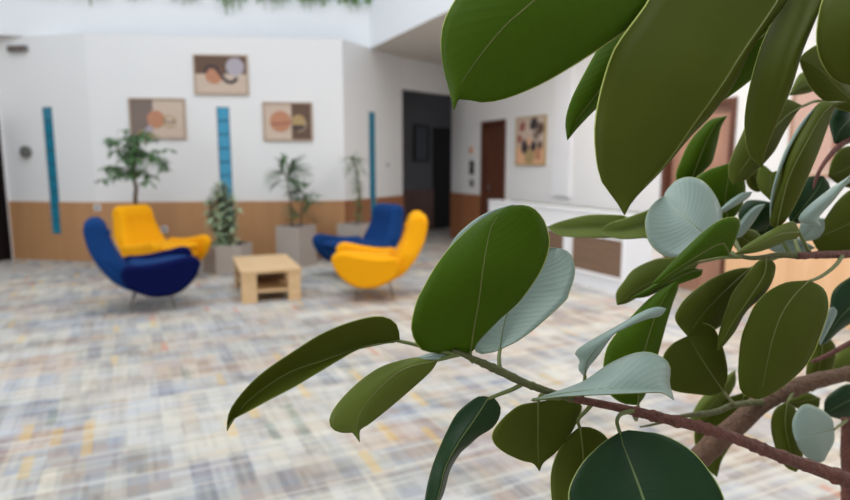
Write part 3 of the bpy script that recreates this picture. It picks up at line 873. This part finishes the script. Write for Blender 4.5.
# branches (x, y, distance, radius in picture units)
branch(M['bark'], [(885, 500, .80, 8), (850, 482, .78, 7.4), (820, 470, .77, 7), (780, 456, .75, 6.4), (740, 440, .73, 6), (700, 427, .71, 5.8), (660, 417.5, .70, 5.6), (620, 408, .69, 5.2), (585, 401, .68, 4.2), (568, 398, .675, 3.8)], knobs=.3, n=120, seed=4)
branch(M['bark_g'], [(572, 399, .676, 3.8), (550, 392, .67, 3.6), (525, 383, .665, 3.8), (500, 371, .66, 4.2), (480, 362, .655, 4.2), (462, 354, .65, 3.2), (452, 350, .65, 2)], knobs=.22, n=40)
branch(M['bark_o'], [(900, 360, 1.02, 7), (850, 373, 1.0, 6.5), (815, 381, .99, 7), (785, 391, .98, 8), (760, 404, .97, 9), (738, 424, .96, 10), (714, 444, .96, 10.5), (692, 466, .96, 11), (672, 492, .96, 12)], knobs=.15, n=60, name='trunk')
a = at(672, 492, .96); 
bm = bmesh.new(); bm_tube(bm, cat([tuple(a), (.36, a.y, .75), (.33, .98, .5), (.33, .98, .38)], 14), [.0187 + .0003 * i for i in range(14)], 12); rlink('trunk', bm, M['bark_o'])
branch(M['bark'], [(846, 418, 1.02, 4), (848, 450, 1.02, 6.5), (850, 480, 1.02, 7.5), (850, 510, 1.02, 8)], name='stem', knobs=.1)
a = at(850, 508, 1.02); bm = bmesh.new(); bm_tube(bm, cat([tuple(a), (.62, 1.0, .7), (.45, 1.0, .5), (.41, 1.0, .38)], 12), .014, 10); rlink('stem', bm, M['bark'])
branch(M['bark'], [(885, 500, .80, 8), (905, 560, .85, 8.5), (880, 700, .93, 9)], name='stem')
a = at(880, 700, .93); bm = bmesh.new(); bm_tube(bm, cat([tuple(a), (.5, .98, .55), (.39, .95, .38)], 8), .0135, 10); rlink('stem', bm, M['bark'])
branch(M['bark_g'], [(762, 402, .955, 3.4), (734, 405, .93, 3), (715, 412, .9, 3), (684, 416, .86, 2.6), (655, 424, .83, 2), (640, 427, .82, .8)])
branch(M['bark'], [(905, 250, .92, 5), (850, 254, .84, 4.5), (815, 255, .80, 4), (797, 256, .78, 3.4)], knobs=.2)
branch(M['bark_g'], [(800, 256, .785, 3.4), (778, 255, .77, 2.8), (755, 258, .76, 2.4), (738, 256, .75, 2)])
branch(M['bark'], [(870, 115, .95, 3.6), (850, 137, .93, 3.4), (833, 152, .91, 3), (820, 170, .90, 2.2), (812, 190, .90, 1.6)])
branch(M['bark'], [(870, 335, .98, 3), (850, 343, .97, 2.6), (830, 354, .97, 2.4), (812, 362, .97, 1.8)])
# the two upper leaders that carry the top leaves
branch(M['bark'], [(905, 250, .92, 5), (925, 150, .85, 5), (900, 40, .75, 4.5), (850, -60, .66, 4), (790, -110, .60, 4), (700, -130, .57, 4), (640, -110, .56, 3)], n=60)
branch(M['bark'], [(870, 115, .95, 3.6), (915, 160, .93, 4.5), (905, 250, .92, 5), (905, 360, 1.02, 7)])

U1, U2, U3, T1, T2 = 'u1', 'u2', 'u3', 't1', 't2'
# upper big leaves
leaf(U1, (645, -92), [(560, -92), (490, -52), (455, 0), (443, 25), (441, 50), (445, 75), (450, 92)], [(600, -60), (535, 0), (505, 26), (480, 56), (460, 86)], [(672, -45), (668, -10), (650, 13), (610, 42), (575, 65), (540, 85), (505, 99), (480, 102.5), (460, 98)], (454, 110), (.58, .54, .56), .02, .012, stalk=[(645, -105, .56), (645, -112, .56)])
leaf(U1, (676, -30), [(640, 5), (618, 25), (601, 44), (585, 72), (571, 100), (565.5, 122)], [(655, 5), (625, 50), (598, 92), (575, 122)], [(672, 5), (655, 45), (630, 78), (600, 105), (580, 125)], (567.5, 140), (.64, .66, .68), .012, .02, stalk=[(690, -60, .6), (700, -128, .57)])
leaf(U2, (775, -62), [(700, -60), (660, -20), (645, 5), (616, 45), (606, 70), (598, 100), (594, 130), (596, 160), (602, 183), (614, 198)], [(782, -20), (778, 0), (744, 50), (722, 85), (694, 124), (665, 165), (636, 195)], [(792, -20), (786, 2), (752, 48), (735, 82), (712, 114), (690, 137), (664, 168), (634, 199)], (624.5, 215), (.56, .52, .55), .025, .012, stalk=[(790, -90, .56), (790, -108, .6)])
leaf(U1, (797, -25), [(770, 0), (745, 30), (722, 60), (708, 85)], [(785, 10), (766, 33), (748, 48), (720, 80)], [(800, 10), (785, 38), (770, 60), (752, 79), (722, 101)], (698, 112), (.66, .66, .68), .015, .01, stalk=[(800, -60, .63), (790, -108, .6)])
leaf(U2, (812, -50), [(790, -25), (781, 0), (769, 28), (760, 49), (750, 85), (745, 114), (745, 133), (748, 152), (754, 160)], [(810, 0), (792, 50), (778, 95), (765, 135), (759, 155)], [(838, -30), (824, 0), (807, 40), (801, 56), (793, 83), (787, 99), (778, 120), (767, 146), (763, 158)], (762.5, 168), (.58, .53, .55), .018, .002, rib=False, stalk=[(815, -75, .62), (820, -88, .64)])
leaf(U2, (908, -60), [(850, -50), (824, -5), (816.5, 28), (817, 49), (822, 64), (831, 77), (841, 83), (852, 86)], [(895, -10), (885, 40), (876, 75)], [(955, -30), (960, 30), (930, 70), (895, 90)], (870, 96), (.56, .5, .52), .02, .02, rib=False, stalk=[(912, -30, .68), (900, 40, .74)])
# cluster below them
leaf(U2, (803, 106), [(787, 99), (772, 102), (750, 120), (740, 138), (731, 158), (728.5, 166), (729, 177)], [(785, 117), (760, 145), (740, 172)], [(797, 112), (785, 131), (773, 153), (752, 175), (741, 182)], (733, 184.5), (.85, .82, .80), .01, .01, stalk=[(820, 101, .88), (850, 110, .93), (868, 116, .95)])
leaf(U2, (777, 228), [(771, 226), (770, 215), (773, 198), (780, 175), (782, 163), (792, 142), (803, 125), (814, 108), (823, 102)], [(780, 210), (790, 175), (805, 145), (820, 118), (832, 105)], [(786, 220), (797, 201), (807, 179), (811, 170), (820, 148), (829, 123), (835, 107)], (847, 102), (.78, .76, .80), .02, .012, stalk=[(782, 240, .78), (790, 254, .78)])
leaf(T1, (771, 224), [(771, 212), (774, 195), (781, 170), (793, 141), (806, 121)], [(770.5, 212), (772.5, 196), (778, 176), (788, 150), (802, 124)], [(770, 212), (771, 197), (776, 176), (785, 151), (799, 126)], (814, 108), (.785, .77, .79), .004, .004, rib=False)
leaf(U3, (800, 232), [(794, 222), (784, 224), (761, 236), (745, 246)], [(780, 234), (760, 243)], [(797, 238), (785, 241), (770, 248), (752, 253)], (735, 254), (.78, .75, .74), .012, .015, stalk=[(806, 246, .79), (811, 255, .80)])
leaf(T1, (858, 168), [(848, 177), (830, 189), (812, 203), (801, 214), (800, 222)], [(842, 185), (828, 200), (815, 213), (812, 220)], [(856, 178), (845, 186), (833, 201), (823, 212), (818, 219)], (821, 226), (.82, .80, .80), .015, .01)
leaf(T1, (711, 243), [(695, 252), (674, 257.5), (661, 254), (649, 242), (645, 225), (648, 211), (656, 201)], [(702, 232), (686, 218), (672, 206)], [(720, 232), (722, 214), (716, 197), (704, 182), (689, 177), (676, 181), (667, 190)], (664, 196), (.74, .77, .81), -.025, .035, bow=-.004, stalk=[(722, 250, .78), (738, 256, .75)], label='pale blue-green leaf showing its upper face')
leaf(U1, (729, 255), [(713, 257.5), (694, 262), (676, 274), (666, 281)], [(722, 243), (700, 254), (675, 270), (662, 279)], [(735, 240), (740, 225), (738, 218), (731, 217), (718, 221), (701, 234), (684, 250), (664, 271)], (652, 284), (.74, .71, .70), .015, .012, bow=.006, stalk=[(733, 256, .745), (740, 257, .75)])
leaf(U3, (700, 262), [(680, 256), (669, 258), (656, 259), (634, 269), (624, 281), (616, 293)], [(670, 274), (640, 288)], [(690, 272), (665, 284), (640, 296), (627, 303)], (617, 305), (.86, .84, .84), .01, .01, stalk=[(720, 258, .82), (740, 257, .78)])
leaf(U1, (702, 270), [(690, 268), (672, 274), (655, 284), (642, 292)], [(690, 272), (668, 282), (648, 291)], [(700, 276), (682, 283), (660, 291), (645, 297)], (631, 298), (.80, .77, .76), .005, .01)
# centre-right group
leaf(U1, (638, 405), [(622, 403), (608, 392), (603, 372), (606, 350), (615, 335), (630, 318), (650, 298), (668, 286)], [(640, 370), (648, 338), (660, 305)], [(646, 393), (655, 365), (664, 332), (672, 305), (678, 288)], (677, 281), (.76, .75, .75), .02, .02, stalk=[(638.5, 410, .76), (636, 420, .76), (632, 410, .70)])
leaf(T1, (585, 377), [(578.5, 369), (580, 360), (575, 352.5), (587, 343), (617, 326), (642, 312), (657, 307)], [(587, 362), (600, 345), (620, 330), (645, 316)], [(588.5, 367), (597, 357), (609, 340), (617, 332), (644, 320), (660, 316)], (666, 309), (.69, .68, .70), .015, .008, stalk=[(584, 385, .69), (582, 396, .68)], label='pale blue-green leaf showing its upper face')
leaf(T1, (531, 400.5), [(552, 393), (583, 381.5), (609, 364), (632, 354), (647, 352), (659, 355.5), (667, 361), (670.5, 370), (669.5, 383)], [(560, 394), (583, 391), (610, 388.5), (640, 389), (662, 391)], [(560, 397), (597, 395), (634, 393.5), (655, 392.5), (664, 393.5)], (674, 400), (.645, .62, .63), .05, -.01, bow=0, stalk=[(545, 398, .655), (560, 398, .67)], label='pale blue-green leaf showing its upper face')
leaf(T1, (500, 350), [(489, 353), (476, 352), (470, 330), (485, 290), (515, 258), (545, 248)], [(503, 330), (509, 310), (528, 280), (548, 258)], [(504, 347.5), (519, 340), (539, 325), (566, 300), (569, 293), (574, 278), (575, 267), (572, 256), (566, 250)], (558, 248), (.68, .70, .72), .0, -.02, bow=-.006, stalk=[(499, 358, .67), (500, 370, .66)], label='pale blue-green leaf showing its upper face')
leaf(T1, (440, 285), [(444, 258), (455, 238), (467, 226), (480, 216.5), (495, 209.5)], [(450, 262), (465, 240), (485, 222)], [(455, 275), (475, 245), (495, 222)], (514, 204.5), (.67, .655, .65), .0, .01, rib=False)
leaf(U1, (470, 353.5), [(455, 354.5), (442, 353.5), (422, 350), (413.5, 338), (411, 325), (416, 302), (422, 290), (432, 272), (443, 256), (457, 240), (474, 225), (489, 215.5), (500, 210)], [(474, 327), (479, 300), (484, 262), (491, 228), (501, 213)], [(474, 351), (477, 343), (499, 320), (519, 302), (536, 279), (545, 262), (549.5, 246), (549, 235), (544, 220), (534, 208.5), (522, 205)], (509, 206.5), (.66, .61, .63), .014, .012, bow=.004, stalk=[(470, 358, .655), (474, 362, .653)], label='large upright bright green leaf in sharp focus')
leaf(U2, (400, 340), [(399, 331), (395, 322), (384, 316.5), (369, 317), (344, 324), (319, 335), (294, 351), (270, 367), (252, 382), (235, 402), (228, 416)], [(375, 345), (354, 350), (319, 362), (294, 370), (270, 384), (245, 404)], [(392, 343), (379, 343.5), (359, 349), (344, 357), (319, 372), (294, 387), (270, 399.5), (245, 413), (232, 420)], (227, 431), (.66, .64, .62), -.014, -.014, bow=0, stalk=[(413, 344, .66), (435, 350, .655), (455, 354, .65)])
leaf(U3, (438, 360), [(418, 357.5), (399, 361), (379, 368), (359, 382), (341.5, 399), (331, 414), (329.5, 424), (334, 430), (344, 433), (352, 432)], [(403, 369.5), (379, 389), (364, 407), (357, 424)], [(430, 372), (408, 392), (388, 409), (369, 424), (360, 430)], (359.5, 442), (.65, .63, .62), .012, .015, stalk=[(448, 357, .65), (460, 354, .65)])
leaf(T1, (456, 356), [(440, 352), (428, 354)], [(440, 356), (425, 358)], [(445, 360), (430, 361)], (412, 359), (.655, .65, .65), .01, .0, rib=False)
leaf(T2, (489, 397), [(480, 396), (472, 400), (457, 413), (447, 431), (439, 449), (431, 471), (425, 498)], [(472, 423), (459.5, 441), (445, 468), (438, 497)], [(494, 398), (500.5, 407), (499, 418), (492, 428), (479, 436), (468, 446), (461, 452), (450, 470), (442, 497)], (424, 528), (.65, .62, .60), .012, .02, bow=-.004, stalk=[(500, 394, .66), (513, 389, .665), (524, 383, .665)])
leaf(T2, (470, 442), [(466, 446), (461, 450)], [(467, 447), (463, 453)], [(470, 446), (464, 453)], (461.5, 459), (.645, .645, .645), .0, .0, rib=False) if False else None
leaf(U2, (538, 402), [(520, 405), (507, 414), (496, 426), (491.5, 436), (495.5, 445.5), (507, 454), (522, 460.5), (533, 463)], [(538, 420), (538, 450)], [(560, 398), (575, 400), (582, 407), (574, 428), (564, 443), (554, 454), (543, 463)], (539.5, 471), (.70, .70, .69), .006, .006, stalk=[(540, 396, .70), (545, 392, .68)])
leaf(U2, (580, 427), [(572, 433), (561, 445.5), (552.5, 465), (550.5, 485), (555, 510)], [(583, 455), (583, 490), (578, 525)], [(593, 428), (608, 439), (615, 465), (612, 495), (600, 525)], (577, 545), (.70, .69, .67), .01, .01, stalk=[(578, 420, .70), (586, 411, .70), (592, 404, .69)])
leaf(T2, (620, 432), [(605, 441), (597, 447.5), (582, 463), (571, 482.5), (568, 499), (574, 530), (600, 565)], [(623, 445), (632, 468), (643, 498), (655, 540)], [(630, 430), (642, 431.5), (659, 433.5), (679, 442), (696.5, 455), (711, 473), (721, 490), (726, 510), (722, 545), (702, 575)], (672, 600), (.64, .59, .55), -.01, -.006, bow=-.006, stalk=[(617, 422, .65), (621, 414, .67), (633, 411, .69)], label='dark glossy round leaf showing its upper face')
leaf(U2, (750, 268), [(742, 268), (729, 271), (709, 280), (689, 295), (679, 307), (675, 320)], [(730, 286), (708, 308), (695, 325)], [(752, 280), (742, 305), (722, 325), (705, 334)], (688, 337), (.82, .80, .79), .01, .01, stalk=[(765, 262, .80), (780, 256, .775)])
leaf(U2, (766, 258.5), [(757, 262), (745, 277), (733, 293), (725, 314), (719, 334)], [(764, 275), (748, 300), (733, 322), (723, 340)], [(775, 264), (773, 279), (763, 296), (746.5, 311), (735, 331), (724, 345)], (717.5, 350.5), (.77, .75, .74), .015, .012, stalk=[(775, 257, .775), (785, 256, .775)])
leaf(U2, (809, 280.5), [(788, 282), (775, 287), (765, 293.5), (754, 306), (748, 319), (741, 338), (738, 367), (739, 386), (743, 394), (752, 398)], [(792, 298), (780, 317), (772, 340), (766, 367), (762, 388)], [(822, 287), (827.5, 297), (828, 312), (822, 331), (814, 352), (803, 369), (784, 386), (770, 395)], (759, 399), (.76, .73, .73), .01, .012, stalk=[(822, 276, .78), (836, 265, .80), (842, 256, .82)])
leaf(U2, (723, 391), [(712, 395.5), (694, 394), (678, 392), (668, 387), (663, 372), (663, 356), (672, 344), (683, 338)], [(710, 372), (698, 353)], [(727.5, 376), (726, 359), (721, 342), (713, 327), (701, 323), (692, 328)], (688, 336), (.80, .79, .80), .008, .0, bow=.0, stalk=[(728, 397, .84), (734, 404, .93)])
# right edge
leaf(T2, (885, 268), [(865, 270), (850, 277), (833, 291), (829, 315), (824, 335)], [(862, 295), (840, 318), (828, 335)], [(885, 300), (865, 318), (850, 324), (838, 332), (826, 343)], (820, 344), (.88, .86, .86), .01, .01, stalk=[(895, 262, .9), (903, 252, .92)])
leaf(T1, (834, 307), [(830, 308), (826, 316), (822, 328), (819, 337)], [(832, 312), (827, 325), (822, 337)], [(837, 312), (833, 322), (828, 331), (823, 340)], (820, 345), (.85, .85, .85), .0, .0, rib=False)
leaf(T1, (834, 429.5), [(832, 419), (822, 410), (807, 404), (798, 409), (792.5, 421), (793, 432)], [(822, 432), (810, 435)], [(834, 441), (828, 453), (822, 462), (810, 460), (800, 450)], (796, 441), (.90, .88, .87), .01, .01, stalk=[(842, 424, .97), (847, 420, 1.02)])
leaf(U2, (787, 402), [(776, 408), (771, 420), (772, 435), (778, 455), (786, 467)], [(785, 425), (790, 450)], [(796, 410), (800, 430), (803, 450), (801, 464)], (796, 472), (.95, .93, .92), .01, .01, stalk=[(790, 397, .96), (795, 389, .98)])
leaf(U2, (745, 392), [(722, 400), (704, 414), (694, 432), (698, 455), (708, 470)], [(735, 420), (724, 450)], [(755, 405), (750, 425), (735, 440), (722, 460)], (717, 477), (1.04, 1.03, 1.02), .01, .01)
leaf(U3, (735, 370), [(715, 385), (700, 400), (690, 418)], [(722, 390), (705, 412)], [(735, 385), (722, 405), (706, 420)], (688, 427), (1.04, 1.03, 1.02), .01, .01)
# strip leaves in the middle
leaf(U3, (650, 232), [(625, 216), (619, 215), (589, 215), (562, 221)], [(620, 227), (600, 227), (570, 228)], [(640, 238), (602, 237.5), (570, 237), (556, 234)], (547, 227), (.92, .90, .90), .01, -.03, bow=0, stalk=[(680, 240, .88), (715, 252, .80), (738, 256, .76)])
leaf(U3, (665, 225), [(655, 209), (640, 213), (622, 219.5), (608, 224)], [(645, 226), (625, 230)], [(658, 238), (644, 238), (622, 239), (607, 236)], (601, 231), (.90, .87, .86), .01, -.03, bow=0, stalk=[(690, 240, .86), (718, 252, .80), (738, 256, .76)])
leaf(U1, (690, 183), [(680, 185), (675.5, 176), (680, 162), (689.5, 142), (703, 126), (712, 119)], [(697, 165), (706, 142), (716, 124)], [(698, 178), (704, 171), (712, 162), (717.5, 142), (721, 127)], (727, 116), (.98, .96, .95), .015, .015, stalk=[(695, 205, .95), (712, 240, .85), (738, 256, .76)])
leaf(U1, (728, 222), [(712, 212), (696, 200), (693, 182), (706, 171), (720, 166)], [(725, 200), (728, 180)], [(736, 215), (744, 200), (745, 182), (738, 168)], (730, 163), (.94, .93, .93), .01, .01, stalk=[(735, 240, .85), (742, 256, .77)])
leaf(U2, (768, 188), [(757, 192), (748, 186), (745, 174)], [(758, 180), (752, 172)], [(770, 178), (764, 168), (756, 162)], (748, 162), (.98, .97, .96), .01, .01)
leaf(T1, (716, 214), [(728, 202), (740, 194), (747, 192)], [(728, 207), (742, 198)], [(722, 213), (735, 206), (748, 198)], (752, 192), (.90, .90, .92), .005, .005, rib=False)
leaf(T2, (742, 228), [(738, 214), (745, 202), (756, 200)], [(752, 217), (764, 207)], [(755, 232), (770, 226), (776, 212)], (776, 203), (1.0, 1.0, 1.0), .01, .01)
leaf(T1, (736, 238), [(738, 226), (746, 214), (756, 206)], [(742, 228), (752, 215)], [(742, 236), (752, 224), (760, 212)], (765, 204), (.90, .90, .90), .005, .005, rib=False)
leaf(T2, (768, 246), [(754, 240), (750, 226), (756, 212)], [(765, 228), (768, 215)], [(778, 238), (782, 222), (778, 210)], (770, 203), (1.02, 1.01, 1.0), .01, .01)
leaf(U2, (760, 248), [(748, 252), (738, 250), (733, 243), (736, 234)], [(750, 243), (742, 237)], [(762, 240), (757, 232), (748, 229)], (738, 229), (.94, .93, .92), .01, .01)
leaf(T2, (790, 224), [(788, 208), (793, 190), (803, 179), (814, 176)], [(805, 205), (818, 188)], [(805, 222), (822, 210), (830, 195), (829, 184)], (823, 176), (.92, .90, .90), .01, .01, stalk=[(795, 240, .84), (800, 255, .8)])
leaf(T1, (800, 241), [(799, 230), (803, 220), (812, 216)], [(808, 232), (815, 224)], [(808, 241), (818, 238), (824, 230)], (824, 219), (.90, .89, .88), .005, .005)
leaf(T1, (768, 248), [(775, 238), (790, 235), (802, 240)], [(785, 243), (800, 245)], [(775, 252), (795, 253), (805, 252)], (815, 248), (.95, .95, .95), .005, .005)
leaf(U2, (905, 212), [(880, 190), (855, 188), (838, 200), (824, 220)], [(870, 215), (840, 228)], [(900, 235), (870, 252), (840, 254), (820, 252)], (812, 240), (.92, .90, .90), .01, .01)
leaf(T2, (905, 225), [(885, 205), (860, 205), (845, 215)], [(875, 230), (850, 236)], [(890, 250), (865, 255), (840, 250)], (824, 236), (.97, .96, .96), .01, .01)
leaf(U2, (870, 112), [(850, 85), (835, 58), (820, 45), (808, 50)], [(845, 95), (820, 70)], [(850, 112), (830, 105), (812, 90), (802, 70)], (799, 58), (.90, .88, .86), .01, .01)
leaf(T2, (880, 125), [(870, 100), (855, 80), (838, 76), (825, 82)], [(855, 108), (835, 95)], [(865, 125), (845, 120), (828, 108)], (818, 92), (.96, .94, .93), .01, .01)
leaf(U3, (826, 84), [(818, 74), (806, 72), (798, 76)], [(815, 82), (802, 86)], [(820, 88), (808, 93), (796, 95)], (789, 95), (.98, .97, .96), .01, .01)
leaf(T2, (868, 112), [(850, 96), (835, 104), (829, 120)], [(855, 115), (840, 130)], [(865, 130), (852, 142), (842, 145)], (834, 143), (.94, .92, .92), .01, .01, stalk=[(870, 114, .95)])
leaf(U2, (872, 170), [(858, 148), (842, 148), (832, 160)], [(855, 165), (840, 172)], [(868, 185), (852, 188), (838, 184)], (828, 176), (.98, .97, .96), .01, .01)
leaf(U3, (772, 172), [(762, 165), (757, 178), (760, 190)], [(770, 178), (770, 190)], [(780, 172), (784, 184), (780, 196)], (770, 200), (.92, .92, .92), .005, .005)
leaf(U2, (820, 330), [(812, 345), (808, 360), (806, 376)], [(822, 350), (818, 372)], [(835, 345), (834, 365), (826, 382)], (812, 392), (1.06, 1.05, 1.05), .01, .01)
leaf(U3, (880, 350), [(865, 338), (845, 345), (832, 360)], [(862, 358), (842, 368)], [(878, 370), (858, 382), (838, 380)], (822, 376), (1.1, 1.1, 1.1), .01, .01)
leaf(T2, (868, 395), [(850, 384), (835, 390), (825, 400)], [(850, 400), (835, 408)], [(866, 410), (850, 420), (835, 418)], (824, 414), (1.06, 1.05, 1.05), .01, .01)
leaf(U2, (820, 398), [(806, 392), (796, 396)], [(808, 400), (798, 402)], [(818, 408), (806, 410), (796, 408)], (786, 402), (1.06, 1.05, 1.05), .01, .01)
leaf(U3, (755, 380), [(742, 396), (730, 412)], [(750, 400), (738, 418)], [(766, 395), (760, 412), (745, 425)], (728, 428), (1.08, 1.07, 1.07), .01, .01)
# pot that carries it, below the picture
bm = bmesh.new(); n = 28
prof = [(.001, .0), (.17, .0), (.22, .38), (.235, .40), (.235, .43), (.205, .43), (.2, .37), (.001, .37)]
rs = [[bm.verts.new((q * math.cos(2 * PI * k / n) + .37, q * math.sin(2 * PI * k / n) + .98, z + .001)) for k in range(n)] for q, z in prof]
for a, b in zip(rs, rs[1:]):
    for k in range(n): bm.faces.new((a[k], a[(k + 1) % n], b[(k + 1) % n], b[k]))
rlink('pot', bm, M['pot_b'])
bm = bmesh.new(); bm_tube(bm, [(.37, .98, .372), (.37, .98, .40)], .198, 28); rlink('soil', bm, M['soil'])

# ------------------------------------------------------------------ light and camera
w = bpy.data.worlds.new('sky'); C.world = w; w.use_nodes = True
w.node_tree.nodes['Background'].inputs[0].default_value = (.78, .88, 1, 1)
w.node_tree.nodes['Background'].inputs[1].default_value = .6
ld = bpy.data.lights.new('skylight', 'AREA'); ld.shape = 'RECTANGLE'; ld.size = 6.5; ld.size_y = 9; ld.energy = 500; ld.color = (.95, .975, 1)
lo_ = bpy.data.objects.new('skylight', ld); COL.objects.link(lo_); lo_.location = (-2.0, 2.4, 7.6)
l2 = bpy.data.lights.new('added_window_fill', 'AREA'); l2.shape = 'RECTANGLE'; l2.size = 5.8; l2.size_y = 2.2; l2.energy = 330; l2.color = (.95, .97, 1)  # fill light set in the added window, brightens the right wall
o2 = bpy.data.objects.new('added_window_fill', l2); COL.objects.link(o2)
o2.matrix_world = Matrix.Translation(WL.pt(6.2, 1.75, -.05)) @ WL.n.to_track_quat('-Z', 'Z').to_matrix().to_4x4()
for i_, yy_ in enumerate((7.3, 5.6, 3.9, 2.2, .5)):  # ceiling lamps added out of view to brighten the right wall
    xc_ = ((-.856 + .48 * (9.55 - yy_)) + (.5 + .48 * (11.9 - yy_))) / 2 - .25
    e = empty('added_ceiling_light', (xc_, yy_, CH)); tag(e, 'round white ceiling lamp added out of view to brighten the right wall', 'added ceiling light', 'added ceiling lamps along the right side')
    bm = bmesh.new(); bm_tube(bm, [(0, 0, -.001), (0, 0, -.04)], .27, 28); link('casing', bm, M['white_cab'], e)
    bm = bmesh.new(); bm_tube(bm, [(0, 0, -.0405), (0, 0, -.05)], .24, 28); link('diffuser', bm, M['lamp'], e)
    l3 = bpy.data.lights.new('added_lamp_fill', 'AREA'); l3.shape = 'DISK'; l3.size = .46; l3.energy = 27; l3.color = (1, .97, .94)
    o3 = bpy.data.objects.new('added_lamp_fill', l3); COL.objects.link(o3); o3.location = (xc_, yy_, CH - .055)
cd = bpy.data.cameras.new('camera'); cam = bpy.data.objects.new('camera', cd); COL.objects.link(cam)
cam.location = CAM; cam.rotation_euler = (PI / 2 - TH, 0, 0)
cd.sensor_width = 36; cd.lens = FPX / 850 * 36; cd.clip_start = .02; cd.clip_end = 100
cd.dof.use_dof = True; cd.dof.focus_distance = .615; cd.dof.aperture_fstop = 4.6
C.camera = cam
C.view_settings.view_transform = 'Standard'; C.view_settings.look = 'None'; C.view_settings.gamma = 1
C.view_settings.exposure = 0.0; C.view_settings.use_curve_mapping = False
